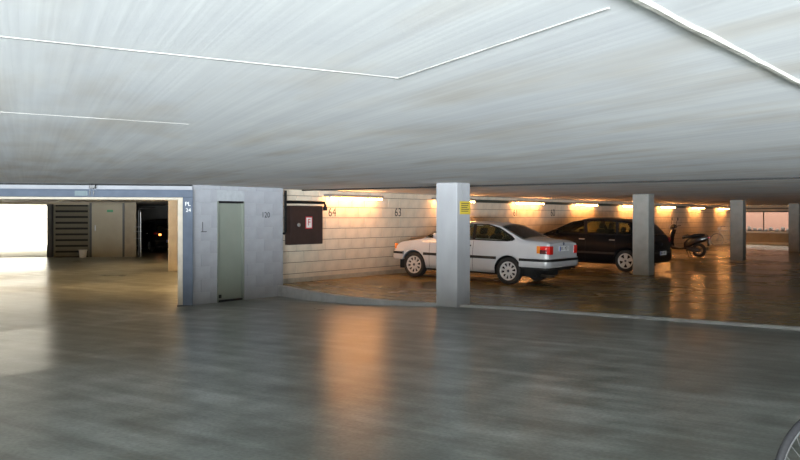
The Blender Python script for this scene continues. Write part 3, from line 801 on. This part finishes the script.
def build_car(name, S, paint, p):
    root = empty(name)
    xs = sorted(set([S.xr, S.xr + .012, S.xr + .03, S.xr + .06, S.xf - .06, S.xf - .03, S.xf - .012, S.xf] + list(np.arange(S.xr + .1, S.xf - .08, 0.04)) +
                    [a + d for a in S.axles for d in (-S.ar - .001, -S.ar + .004, -S.ar + .02, S.ar - .02, S.ar - .004, S.ar + .001)]))
    NS, NG, NT = 8, 8, 8
    secs = [S.section(x, NS, NG, NT) for x in xs]
    K = len(secs[0]); mb = MB(); full = 2 * K - 1
    for x, sc in zip(xs, secs):
        mb.v += [(x, y, z) for y, z in sc] + [(x, -y, z) for y, z in reversed(sc[:-1])]
    for i in range(len(xs) - 1):
        for j in range(full - 1):
            jj = j if j < K - 1 else full - 2 - j           # mirrored row index
            xm = (xs[i] + xs[i + 1]) / 2
            zm = sum(secs[i + a][jj + b][1] for a in (0, 1) for b in (0, 1)) / 4
            if NS - 1 <= jj < NS - 1 + NG and any(inpoly(xm, zm, w) for w in p['side_hole']): continue
            if jj >= NS - 1 + NG + 1:
                if any(a < xm < b for a, b in p['top_hole']): continue
            a = i * full + j; mb.f.append((a, a + full, a + full + 1, a + 1))
    mb.f += [tuple(range(full)), tuple((len(xs) - 1) * full + k for k in range(full))]
    body = mb.build('body', paint, root, True)
    mod = body.modifiers.new('shell', 'SOLIDIFY'); mod.thickness = 0.012; mod.offset = -1
    dark = mat('car_trim_black', (0.014, 0.014, 0.015), 0.45)
    gls = p['glass']
    MB().box((S.xr + .40, -.58, .20), (S.xf - .15, .58, .46)).box((S.xr + .06, -.58, .36), (S.xr + .42, .58, .50)).build('underbody', mat('underbody_black', (0.01, 0.01, 0.01), 0.9), root)
    for sg in (1, -1):
        for w in p['windows']: side_patch(S, w, 0.001, sg).build('side_window', gls, root, True)
        for w in p['trims']: side_patch(S, w, 0.005, sg, 18, 2, 0.012).build('window_trim', dark, root)
        for w in p['mouldings']: side_patch(S, w, 0.016, sg, 16, 2, 0.02).build('side_moulding', p['mould_mat'], root)
        for w in p.get('seams', []): side_patch(S, w, 0.0015, sg, 4 if abs(w[0][0] - w[1][0]) < .05 else 10, 8, 0.004).build('door_seam', dark, root)
        hx, hz = p['handle']
        for hx in p['handle_xs']:
            side_patch(S, [(hx - .09, hz), (hx + .09, hz), (hx + .09, hz + .035), (hx - .09, hz + .035)], 0.02, sg, 6, 2, 0.022).build('door_handle', p['handle_mat'], root, True)
        mx, mz = p['mirror']; my = S.side_y(mx, mz)
        mm = MB().cbox((mx - .05, sg * (my + .05), mz - .02), (mx + .06, sg * (my + .22), mz + .12), .03).tube([(mx, sg * (my - .02), mz), (mx, sg * (my + .08), mz + .03)], .025, 6)
        mm.build('wing_mirror', p['mirror_mat'], root, True)
    for (a, b), nm in zip(p['top_glass'], ('rear_window', 'windscreen')):
        top_patch(S, a, b, 0.93, 0.002).build(nm, gls, root, True)
    # seats and cabin
    fab = mat('seat_fabric', (0.03, 0.03, 0.032), 0.9, var=0.15, scale=25)
    for y in (0.36, -0.36):
        st2 = MB().cbox((-.45 + p['seat_x'], y - .24, .42), (.08 + p['seat_x'], y + .24, .58), .05)
        st2.add(*cushion((-.42 + p['seat_x'], y, .55), (-.66 + p['seat_x'], y, 1.12 * p['hs']), .23, .06)).add(*cushion((-.66 + p['seat_x'], y, 1.15 * p['hs']), (-.70 + p['seat_x'], y, 1.30 * p['hs']), .13, .04))
        st2.build('front_seat', fab, root, True)
    rb = MB().cbox((p['rear_x'] - .1, -.58, .42), (p['rear_x'] + .4, .58, .60), .05).add(*cushion((p['rear_x'], 0, .55), (p['rear_x'] - .22, 0, 1.05 * p['hs']), .58, .06))
    for y in (.33, -.33): rb.add(*cushion((p['rear_x'] - .22, y, 1.05 * p['hs']), (p['rear_x'] - .26, y, 1.2 * p['hs']), .12, .04))
    rb.build('rear_bench', fab, root, True)
    MB().cbox((p['dash_x'], -.66, .60), (p['dash_x'] + .4, .66, .96), .05).build('dashboard', fab, root, True)
    MB().tube([(p['dash_x'] - .12 + .06 * math.sin(a), .36 + .19 * math.cos(a), .96 + .18 * math.sin(a)) for a in np.linspace(0, 2 * math.pi, 20, endpoint=False)], .014, 6, True).build('steering_wheel', dark, root)
    # bumpers, lights, plates
    for rear in (True, False):
        bx = p['bump_r' if rear else 'bump_f']
        path = plan_path(S, 0.45, bx, rear); zb0, zb1 = p['bump_z']
        bp = band(path, zb0, zb1, 0.022, 0.05, bulge=0.018).build('rear_bumper' if rear else 'front_bumper', p['bump_mat'], root, True)
        band(path, p['strip_z'][0], p['strip_z'][1], 0.030, 0.03, bulge=0.014).build('bumper_strip', p['mould_mat'], bp)
    band(plan_path(S, 0.45, p['bump_r'], True), p['bump_z'][0] - .06, p['bump_z'][0] + .03, -0.03, 0.03).build('rear_valance', dark, root)
    lm = {'r': mat('tail_red', (0.75, 0.02, 0.015), 0.15, coat=0.6), 'o': mat('indicator_orange', (0.95, 0.28, 0.03), 0.2, coat=0.6), 'd': mat('tail_smoked', (0.10, 0.012, 0.012), 0.2), 'w': mat('lamp_clear', (0.75, 0.77, 0.8), 0.1, coat=1.0)}
    for rear, z0, z1, t0, t1, c, xf0 in p['lights']:
        path = plan_path(S, (z0 + z1) / 2, xf0, rear)
        for a, b in ((t0, t1), (1 - t1, 1 - t0)):
            band(path, z0, z1, 0.006, 0.04, a, b, bulge=0.008).build('tail_light' if rear else 'headlight', lm[c], root, True)
    px_, pz_, txt = p['plate']
    pl = MB().cbox((px_ - .012, -.26, pz_ - .055), (px_ + .004, .26, pz_ + .06), .004).build('number_plate', mat('plate_white', (0.9, 0.9, 0.9), 0.4), root)
    MB().box((px_ - .0135, .205, pz_ - .05), (px_ - .011, .255, pz_ + .055)).build('blue_band', mat('plate_blue', (0.02, 0.08, 0.5), 0.4), pl)
    for ci, chx in enumerate(txt):
        if chx != ' ': text('plate_letter', chx, .115, M_BLACK, basis((px_ - .0135, .165 - .37 * ci / (len(txt) - 1), pz_ + .003), (0, -1, 0), (0, 0, 1), (-1, 0, 0)), pl)
    bx_, bz_ = p['badge']
    MB().lathe([(0, -.008), (.035, -.008), (.04, 0), (0, 0)], 20, 'x', (bx_, 0, bz_)).build('badge', mat('badge_dark', (0.03, 0.04, 0.08), 0.3), root)
    MB().tube([(S.xr + .35, .42, .24), (S.xr + .02, .42, .235)], .028, 10).build('exhaust_pipe', mat('exhaust_steel', (0.2, 0.19, 0.18), 0.35, 0.9), root)
    for a in S.axles:
        for sg in (1, -1): car_wheel(root, a, sg * (p['track'] - .01), S.wz, .19, p['wheel'], p['rim'], sg)
        MB().tube([(a, -p['track'] + .1, S.wz), (a, p['track'] - .1, S.wz)], .045, 8).build('axle', mat('underbody_black', (0, 0, 0)), root)
    return root

def cushion(p, q, hw, th):
    """rounded upholstered slab from p to q (centres of lower and upper edge), half width hw along y"""
    p, q = Vector(p), Vector(q); d = (q - p); L = d.length; d.normalize(); n = Vector((d.z, 0, -d.x))
    mb = MB().cbox((-th, -hw, 0), (th, hw, L), min(th, hw) * .7)
    m = Matrix(((n.x, 0, d.x, p.x), (n.y, 1, d.y, p.y), (n.z, 0, d.z, p.z), (0, 0, 0, 1)))
    mb.xf(m)
    return mb.v, mb.f

# ---- white two-door coupe
CW = CarShape(
    top=[(-2.36, 0.99), (-2.31, 1.055), (-2.22, 1.075), (-1.78, 1.095), (-1.70, 1.11), (-1.02, 1.41), (-0.80, 1.445), (-0.30, 1.465), (0.10, 1.45), (0.38, 1.40), (1.16, 1.02), (1.30, 0.985), (1.75, 0.92), (1.98, 0.84), (2.07, 0.74), (2.10, 0.60)],
    belt=[(-2.36, 0.965), (-1.8, 1.01), (0, 1.01), (1.2, 0.95), (1.8, 0.87), (2.1, 0.62)],
    width=[(-2.36, 0.735), (-2.31, 0.79), (-2.2, 0.82), (-1.6, 0.85), (0, 0.86), (1.5, 0.85), (1.85, 0.81), (2.0, 0.75), (2.07, 0.66), (2.10, 0.58)],
    sill=0.26, axles=(-1.35, 1.35), arch_r=0.365, wheel_z=0.325, xr=-2.36, xf=2.10, endz=0.44)
cw = [(1.02, 1.035), (0.36, 1.355), (-0.05, 1.385), (-0.70, 1.385), (-1.02, 1.30), (-1.36, 1.13), (-1.45, 1.075), (-1.40, 1.035)]
door_w = [(1.02, 1.035), (0.36, 1.355), (-0.05, 1.385), (-0.30, 1.386), (-0.36, 1.035)]
quart_w = [(-0.42, 1.035), (-0.36, 1.386), (-0.70, 1.385), (-1.02, 1.30), (-1.36, 1.13), (-1.45, 1.075), (-1.40, 1.035)]
white_paint = mat('white_car_paint', (0.52, 0.53, 0.55), 0.28, var=0.015, coat=0.7)
moulds = lambda z0, z1, S: [[(S.axles[0] + S.ar - .06, z0), (S.axles[1] - S.ar + .06, z0), (S.axles[1] - S.ar + .06, z1), (S.axles[0] + S.ar - .06, z1)]]
coupe = build_car('car', CW, white_paint, dict(
    side_hole=[[(0.99, 1.04), (0.36, 1.35), (-0.05, 1.38), (-0.70, 1.38), (-1.02, 1.295), (-1.36, 1.125), (-1.42, 1.075), (-1.39, 1.04)]],
    top_hole=[(-1.66, -1.06), (0.42, 1.12)], top_glass=[(-1.71, -1.03), (0.38, 1.16)],
    windows=[door_w, quart_w], glass=glass('car_glass_green', (0.85, 0.88, 0.74)),
    trims=[[(-0.43, 1.03), (-0.35, 1.03), (-0.29, 1.39), (-0.37, 1.39)],
           [(1.05, 1.012), (-1.42, 1.012), (-1.45, 1.04), (1.02, 1.04)],
           [(1.06, 1.035), (0.99, 1.035), (0.34, 1.35), (-0.05, 1.378), (-0.70, 1.378), (-0.70, 1.405), (-0.04, 1.405), (0.36, 1.38)],
           [(-0.70, 1.405), (-0.70, 1.375), (-1.03, 1.285), (-1.36, 1.12), (-1.42, 1.07), (-1.38, 1.03), (-1.43, 1.03), (-1.49, 1.075), (-1.38, 1.155), (-1.02, 1.33)]],
    mouldings=moulds(.585, .65, CW), mould_mat=mat('car_trim_black', (0, 0, 0)),
    seams=[[(0.86, .30), (0.868, .30), (0.868, .99), (0.86, .99)], [(-0.40, .30), (-0.392, .30), (-0.392, .99), (-0.40, .99)]],
    handle=(0, .86), handle_xs=(-0.25,), handle_mat=mat('car_trim_black', (0, 0, 0)), mirror=(0.60, 1.03), mirror_mat=white_paint,
    seat_x=0.28, rear_x=-0.80, hs=1.0, dash_x=0.62, bump_r=-1.66, bump_f=1.66, bump_z=(.45, .66), strip_z=(.575, .645), bump_mat=white_paint,
    lights=[(True, .76, .94, .0, .04, 'o', -2.08), (True, .76, .85, .04, .115, 'd', -2.08), (True, .85, .94, .04, .115, 'r', -2.08), (True, .745, .94, .115, .225, 'r', -2.08),
            (False, .70, .84, .05, .17, 'o', 1.84), (False, .68, .84, .18, .40, 'w', 1.84)],
    plate=(-2.372, .87, 'RX M71'), badge=(-2.362, .985), track=.74, wheel='cover', rim=mat('wheel_silver', (0.62, 0.62, 0.62), 0.35, 0.2, var=0.03)))
tag(coupe, 'white two-door coupe parked nose to the block wall', 'car')
SLOPE = math.atan2(zslab(-12.39) - zslab(-9.69), 2.7)
coupe.location = (-11.04, 17.50 + 0.84, zslab(-11.04)); coupe.rotation_euler = Euler((0, -SLOPE, math.pi))

# ---- black hatchback
CB = CarShape(
    top=[(-2.06, 0.86), (-2.02, 1.00), (-1.93, 1.12), (-1.66, 1.42), (-1.52, 1.475), (-1.1, 1.53), (-0.5, 1.56), (0.05, 1.545), (0.42, 1.47), (1.40, 1.06), (1.50, 1.02), (1.9, 0.92), (2.08, 0.80), (2.16, 0.62)],
    belt=[(-2.06, 0.84), (-1.95, 1.06), (-1.6, 1.08), (0, 1.04), (1.4, 0.98), (1.9, 0.86), (2.16, 0.6)],
    width=[(-2.06, 0.76), (-2.0, 0.82), (-1.85, 0.85), (-1.3, 0.875), (0, 0.88), (1.5, 0.865), (1.9, 0.80), (2.08, 0.70), (2.16, 0.55)],
    sill=0.24, axles=(-1.29, 1.29), arch_r=0.36, wheel_z=0.325, xr=-2.06, xf=2.16, endz=0.32, tumble=0.38)
black_paint = mat('black_car_paint', (0.006, 0.006, 0.007), 0.28, var=0.05, coat=0.0, spec=0.12)
hb_front = [(1.20, 1.07), (0.44, 1.42), (0.10, 1.465), (-0.02, 1.07)]
hb_rear = [(-0.10, 1.07), (0.02, 1.47), (-0.55, 1.48), (-0.90, 1.46), (-0.98, 1.08)]
hb_quart = [(-1.05, 1.09), (-0.97, 1.455), (-1.25, 1.41), (-1.46, 1.20), (-1.44, 1.11)]
hatch = build_car('car', CB, black_paint, dict(
    side_hole=[[(1.12, 1.08), (0.42, 1.41), (0.10, 1.455), (-0.55, 1.47), (-0.97, 1.445), (-1.25, 1.40), (-1.45, 1.20), (-1.43, 1.11), (-0.9, 1.085)]],
    top_hole=[(-1.92, -1.68), (0.50, 1.34)], top_glass=[(-1.95, -1.65), (0.45, 1.40)],
    windows=[hb_front, hb_rear, hb_quart], glass=glass('car_glass_grey', (0.78, 0.80, 0.66)),
    trims=[[(-0.11, 1.06), (-0.01, 1.06), (0.11, 1.475), (0.01, 1.475)], [(-1.06, 1.07), (-0.97, 1.07), (-0.89, 1.47), (-0.98, 1.47)],
           [(1.22, 1.045), (-1.44, 1.065), (-1.46, 1.10), (1.20, 1.075)],
           [(1.24, 1.06), (1.17, 1.06), (0.42, 1.41), (0.10, 1.455), (-0.55, 1.47), (-0.97, 1.445), (-1.25, 1.40), (-1.25, 1.425), (-0.97, 1.47), (-0.55, 1.495), (0.10, 1.48), (0.45, 1.43)]],
    mouldings=moulds(.50, .56, CB), mould_mat=mat('hatch_moulding', (0.02, 0.02, 0.02), 0.35, coat=0.5),
    seams=[[(1.0, .32), (1.008, .32), (1.008, 1.0), (1.0, 1.0)], [(-0.06, .30), (-0.052, .30), (-0.052, 1.03), (-0.06, 1.03)], [(-0.98, .72), (-0.972, .72), (-0.972, 1.05), (-0.98, 1.05)]],
    handle=(0, .90), handle_xs=(0.06, -0.88), handle_mat=mat('chrome_handle', (0.5, 0.5, 0.5), 0.2, 0.9), mirror=(0.86, 1.06), mirror_mat=black_paint,
    seat_x=0.32, rear_x=-0.78, hs=1.08, dash_x=0.72, bump_r=-1.66, bump_f=1.66, bump_z=(.34, .66), strip_z=(.55, .61), bump_mat=black_paint,
    lights=[(True, .86, 1.02, .0, .16, 'd', -1.88), (True, .90, .98, .03, .12, 'r', -1.88), (False, .66, .80, .12, .36, 'w', 1.80)],
    plate=(-2.098, .56, 'AR 4817'), badge=(-2.062, .82), track=.76, wheel='five', rim=mat('alloy_silver', (0.60, 0.60, 0.58), 0.35, 0.3, var=0.03)))
tag(hatch, 'black five-door hatchback parked behind the bare pillar', 'car')
HX = -9.22 - 1.29
hatch.location = (HX, 23.60 + 0.86, zslab(HX)); hatch.rotation_euler = Euler((0, -SLOPE * .9, math.pi))
# ---- a dark car deep in the unlit bay of the left hall
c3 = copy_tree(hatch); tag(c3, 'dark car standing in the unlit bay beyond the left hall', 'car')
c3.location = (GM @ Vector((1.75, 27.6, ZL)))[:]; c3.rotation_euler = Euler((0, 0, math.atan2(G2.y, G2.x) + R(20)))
MB().cbox((-2.085, .50, .84), (-2.045, .62, .92), .01).build('tail_glint', glow('tail_glint_glow', (1.0, 0.30, 0.05), 6), c3)  # glowing block stands in for an orange glint off the tail light
# ------------------------------------------------------------------ bicycles and scooter
def arc(c, r, a0, a1, n, plane='xz', y=0):
    return [(c[0] + r * math.cos(R(a0 + (a1 - a0) * i / n)), y, c[1] + r * math.sin(R(a0 + (a1 - a0) * i / n))) for i in range(n + 1)]

def bike_wheel(root, x, r, tyre_r, m_tyre, m_rim, nsp=32):
    w = bpy.data.objects.new('wheel', None); COL.objects.link(w); w.parent = root; w.location = (x, 0, r)
    ring = lambda rad, n=56: [(rad * math.cos(2 * math.pi * k / n), 0, rad * math.sin(2 * math.pi * k / n)) for k in range(n)]
    MB().tube(ring(r - tyre_r), tyre_r, 10, True).build('tyre', m_tyre, w, True)
    MB().tube(ring(r - 2 * tyre_r - .006), .010, 8, True).build('rim', m_rim, w, True)
    MB().lathe([(0, -.05), (.02, -.05), (.028, -.035), (.016, -.03), (.016, .03), (.028, .035), (.02, .05), (0, .05)], 16).build('hub', M_GALV, w, True)
    sp = MB(); rad = r - 2 * tyre_r - .01
    for k in range(nsp):
        a = 2 * math.pi * k / nsp; b = a + (0.5 if k % 4 < 2 else -0.5); s = .032 if k % 2 else -.032
        sp.tube([(.025 * math.cos(b), s, .025 * math.sin(b)), (rad * math.cos(a), 0, rad * math.sin(a))], .0016, 4, caps=False)
    sp.build('spokes', M_GALV, w)

def bicycle(frame_mat, label, light=False, red=False, guards=True, tyre=.019):
    """local x forward, rear axle at x = 0, front axle at x = 1.06, ground z = 0"""
    root = empty('bicycle', label=label, cat='bicycle')
    r = .345; tm = mat('bike_tyre_pale', (0.30, 0.29, 0.28), 0.7) if light else mat('bike_tyre', (0.03, 0.03, 0.034), 0.75, var=0.12, scale=60); rm = mat('bike_rim', (0.45, 0.45, 0.46), 0.35, 0.8)
    bike_wheel(root, 0, r, tyre, tm, rm); bike_wheel(root, 1.06, r, tyre, tm, rm)
    bb = (.44, 0, .29); seat = (.27, 0, .80); head_t = (.90, 0, .86); head_b = (.935, 0, .74)
    fr = MB().tube([bb, seat], .016).tube([seat, head_t], .016).tube([bb, head_b], .018).tube([(head_t[0] - .012, 0, head_t[2] + .04), head_b], .020)
    for s in (-1, 1):
        fr.tube([(0, s * .06, r), (.40, s * .04, .29)], .010).tube([(0, s * .06, r), (.265, s * .02, .78)], .009)
    fr.build('frame', frame_mat, root, True)
    fk = MB().tube([head_b, (.945, 0, .70)], .018)
    for s in (-1, 1): fk.tube([(.945, s * .012, .71), (.955, s * .055, .66), (1.0, s * .058, .45), (1.06, s * .055, r)], .011)
    fk.build('fork', frame_mat, root, True)
    hb = MB().tube([(.885, 0, .90), (.875, 0, .99), (.90, 0, 1.01)], .014)
    hb.tube([(.74, -.29, 1.03), (.82, -.27, 1.03), (.90, -.10, 1.01), (.90, .10, 1.01), (.82, .27, 1.03), (.74, .29, 1.03)], .011)
    hb.build('handlebar', rm, root, True)
    for s in (-1, 1): MB().tube([(.80, s * .275, 1.03), (.70, s * .30, 1.03)], .016).build('grip', M_BLACK, root, True)
    MB().tube([(.275, 0, .80), (.245, 0, .93)], .013).build('seat_post', rm, root)
    sd = MB(); prof = [(-.02, .09), (.03, .085), (.10, .06), (.16, .03), (.25, .018)]
    for (x, hw) in prof:
        for y, z in ((-hw, 0), (-hw * .5, .03), (hw * .5, .03), (hw, 0), (hw * .5, -.015), (-hw * .5, -.015)): sd.v.append((.12 + x, y, .945 + z))
    for i in range(len(prof) - 1):
        for j in range(6): sd.f.append((i * 6 + j, i * 6 + (j + 1) % 6, (i + 1) * 6 + (j + 1) % 6, (i + 1) * 6 + j))
    sd.f += [tuple(range(6)), tuple((len(prof) - 1) * 6 + j for j in range(6))]
    sd.build('saddle', M_BLACK, root, True)
    ch = MB().lathe([(.085, .045), (.095, .045), (.095, .052), (.085, .052), (.085, .045)], 32, 'y', bb).tube([(.44, .048, .385), (0, .048, .385)], .004, 4).tube([(.44, .048, .195), (0, .048, .305)], .004, 4)
    for s, d in ((1, 1), (-1, -1)): ch.tube([bb, (bb[0], s * .07, bb[2]), (bb[0] + d * .15, s * .08, bb[2] - d * .08)], .010, 6)
    ch.build('crankset', rm, root)
    for s, d in ((1, 1), (-1, -1)): MB().cbox((bb[0] + d * .15 - .045, s * .08, bb[2] - d * .08 - .012), (bb[0] + d * .15 + .045, s * .165, bb[2] - d * .08 + .012), .005).build('pedal', M_BLACK, root)
    for cx, a0, a1 in (((0, 20, 175), (1.06, 15, 130)) if guards else ()):
        fd = MB()
        for x, z in [(cx + (r + .02) * math.cos(R(a)), r + (r + .02) * math.sin(R(a))) for a in np.linspace(a0, a1, 18)]:
            fd.v += [(x, -.026, z - .006), (x, 0, z + .006), (x, .026, z - .006)]
        for i in range(17):
            for j in range(2): fd.f.append((i * 3 + j, i * 3 + j + 1, i * 3 + j + 4, i * 3 + j + 3))
        f_ = fd.build('mudguard', frame_mat, root); f_.modifiers.new('thickness', 'SOLIDIFY').thickness = .003
    if light:
        MB().lathe([(0, .0), (.07, .0), (.065, -.05), (.02, -.10), (0, -.09)], 16, 'x', (1.0, 0, .93)).build('headlamp', mat('headlamp_white', (0.85, 0.85, 0.88), 0.1, coat=1), root, True)
    MB().tube([(.30, .05, .28), (.22, .20, .008)], .010, 6).build('side_stand', rm, root)
    if not guards: return root
    MB().cbox((-.19, -.03, .62), (-.15, .03, .72), .01).build('rear_reflector', mat('tail_red', (0, 0, 0)) if red else M_BLACK, root)
    rk = MB().tube([(-.20, -.06, .735), (.22, -.05, .735)], .007, 6).tube([(-.20, .06, .735), (.22, .05, .735)], .007, 6).tube([(-.20, -.06, .735), (-.20, .06, .735)], .007, 6)
    for s in (-1, 1): rk.tube([(0, s * .065, r), (-.06, s * .06, .735)], .006, 6)
    rk.build('luggage_rack', rm, root)
    return root
# bicycle at the photographer's right: rear wheel in the picture, frame beyond the frame edge
b1 = bicycle(mat('dark_bike_paint', (0.03, 0.035, 0.06), 0.35, coat=0.5), 'dark bicycle standing on the aisle floor close by, its wheel in view', guards=False, tyre=.020)
ba = R(66.2)
b1.location = (-0.81, 4.595, 0); b1.rotation_euler = (0, 0, ba)
b2 = bicycle(mat('silver_bike_paint', (0.62, 0.62, 0.63), 0.3, 0.3), 'silver bicycle with a red rear reflector behind the bare pillar', True, True)
b2.location = (-11.75, 45.6, zslab(-11.75)); b2.rotation_euler = (0, 0, R(182))

def scooter():
    root = empty('scooter', label='black motor scooter standing behind the black hatchback', cat='scooter')
    blk = mat('scooter_plastic', (0.010, 0.010, 0.011), 0.3, coat=0.5); tm = mat('tyre_rubber', (0, 0, 0))
    r = .265
    for x in (0, 1.34):
        w = bpy.data.objects.new('wheel', None); COL.objects.link(w); w.parent = root; w.location = (x, 0, r)
        MB().lathe([(.16, -.05), (.20, -.06), (.25, -.045), (r, 0), (.25, .045), (.20, .06), (.16, .05), (.16, -.05)], 32).build('tyre', tm, w, True)
        rim = MB().lathe([(.165, -.045), (.15, -.03), (.15, .03), (.165, .045), (.165, -.045)], 32).lathe([(0, -.05), (.04, -.05), (.04, .05), (0, .05)], 16)
        for k in range(5):
            a = 2 * math.pi * k / 5; rim.tube([(.03 * math.cos(a), 0, .03 * math.sin(a)), (.16 * math.cos(a), 0, .16 * math.sin(a))], .018, 6)
        rim.build('rim', mat('scooter_rim', (0.12, 0.12, 0.12), 0.4, 0.5), w, True)
    def hull(name, rows, m):
        """rows: (x, half width, z low, z high)"""
        mb = MB(); n = 12
        for x, hw, a, b in rows:
            for k in range(n):
                t = 2 * math.pi * k / n
                c, s = math.cos(t), math.sin(t)
                sq = lambda v: math.copysign(abs(v) ** 0.65, v)
                mb.v.append((x, hw * sq(c), (a + b) / 2 + (b - a) / 2 * sq(s)))
        for i in range(len(rows) - 1):
            for j in range(n): mb.f.append((i * n + j, i * n + (j + 1) % n, (i + 1) * n + (j + 1) % n, (i + 1) * n + j))
        mb.f += [tuple(range(n)), tuple((len(rows) - 1) * n + j for j in range(n))]
        return mb.build(name, m, root, True)
    hull('tail_body', [(-.36, .05, .70, .78), (-.22, .13, .58, .78), (0, .18, .52, .77), (.25, .19, .42, .74), (.42, .18, .33, .66), (.52, .12, .32, .56)], blk)
    hull('saddle', [(-.20, .08, .79, .84), (-.10, .13, .77, .87), (.15, .15, .75, .86), (.30, .14, .73, .82), (.42, .13, .72, .84), (.55, .11, .68, .80), (.60, .08, .68, .76)], mat('scooter_seat', (0.015, 0.014, 0.014), 0.7))
    hull('floor_board', [(.42, .16, .28, .38), (.70, .19, .27, .35), (.95, .17, .28, .40), (1.02, .14, .34, .46)], blk)
    hull('engine', [(-.06, .05, .20, .32), (.05, .11, .18, .36), (.30, .13, .20, .40), (.46, .10, .24, .38)], mat('engine_dark', (0.06, 0.06, 0.06), 0.5, 0.4))
    # leg shield, leaning column
    ls = MB(); rows = [(1.00, .17, .36), (1.05, .21, .55), (1.03, .22, .75), (.97, .19, .92), (.92, .12, 1.02)]
    for x, hw, z in rows:
        for k in range(9):
            u = -1 + 2 * k / 8; ls.v.append((x + .11 * (1 - u * u), hw * u, z))
        for k in range(8, -1, -1):
            u = -1 + 2 * k / 8; ls.v.append((x - .05 + .07 * (1 - u * u), hw * u * .95, z))
    for i in range(len(rows) - 1):
        for j in range(18): ls.f.append((i * 18 + j, i * 18 + (j + 1) % 18, (i + 1) * 18 + (j + 1) % 18, (i + 1) * 18 + j))
    ls.f += [tuple(range(18)), tuple((len(rows) - 1) * 18 + j for j in range(18))]
    ls.build('leg_shield', blk, root, True)
    hull('front_mudguard', [(1.10, .05, .50, .56), (1.22, .075, .52, .60), (1.36, .08, .53, .60), (1.52, .06, .44, .52), (1.60, .03, .36, .42)], blk)
    fk = MB()
    for s in (-1, 1): fk.tube([(1.34, s * .08, r), (1.16, s * .08, .66), (1.06, s * .05, .80)], .022, 8)
    fk.build('fork', M_BLACK, root, True)
    MB().tube([(1.02, 0, .80), (.93, 0, 1.08)], .03, 8).build('steering_column', M_BLACK, root)
    MB().tube([(.78, -.33, 1.16), (.86, -.28, 1.15), (.93, -.10, 1.12), (.93, .10, 1.12), (.86, .28, 1.15), (.78, .33, 1.16)], .016, 8).build('handlebar', M_BLACK, root, True)
    hull('handlebar_cowl', [(.84, .10, 1.08, 1.18), (.92, .17, 1.05, 1.22), (1.0, .15, 1.03, 1.20), (1.07, .07, 1.05, 1.14)], blk)
    MB().lathe([(0, 0), (.07, 0), (.075, -.03), (0, -.03)], 20, 'x', (1.085, 0, 1.10)).build('headlight', mat('lamp_clear', (0, 0, 0)), root, True)
    for s in (-1, 1):
        mr = MB().tube([(.90, s * .22, 1.15), (.93, s * .30, 1.30), (.90, s * .32, 1.36)], .008, 6)
        mr.lathe([(0, -.012), (.055, -.01), (.06, 0), (0, .006)], 16, 'x', (.89, s * .33, 1.41))
        mr.build('mirror', M_BLACK, root, True)
    MB().cbox((-.40, -.08, .70), (-.34, .08, .77), .015).build('tail_light', mat('tail_red', (0, 0, 0)), root)
    MB().cbox((-.38, -.005, .42), (-.30, .005, .66), .004).build('rear_mudflap', M_BLACK, root)
    MB().box((-.385, -.09, .52), (-.375, .09, .66)).build('number_plate', M_WHITE, root)
    MB().tube([(-.30, -.13, .34), (.05, -.14, .27), (.35, -.12, .24)], [.055, .055, .03], 12).build('exhaust_silencer', mat('exhaust_steel', (0, 0, 0)), root, True)
    MB().tube([(.42, .12, .26), (.30, .20, .0)], .014, 6).tube([(.42, -.12, .26), (.30, -.20, .0)], .014, 6).tube([(.30, -.20, .012), (.30, .20, .012)], .012, 6).build('centre_stand', M_BLACK, root)
    MB().tube([(-.30, .10, .80), (-.20, .13, .86), (0, .14, .87)], .010, 6).tube([(-.30, -.10, .80), (-.20, -.13, .86), (0, -.14, .87)], .010, 6).tube([(-.30, .10, .80), (-.30, -.10, .80)], .010, 6).build('grab_rail', M_BLACK, root, True)
    return root
sco = scooter(); sco.location = (-10.13, 33.62, zslab(-10.13)); sco.rotation_euler = (0, 0, R(180))
sco.scale = (1.06, 1.06, 1.06)
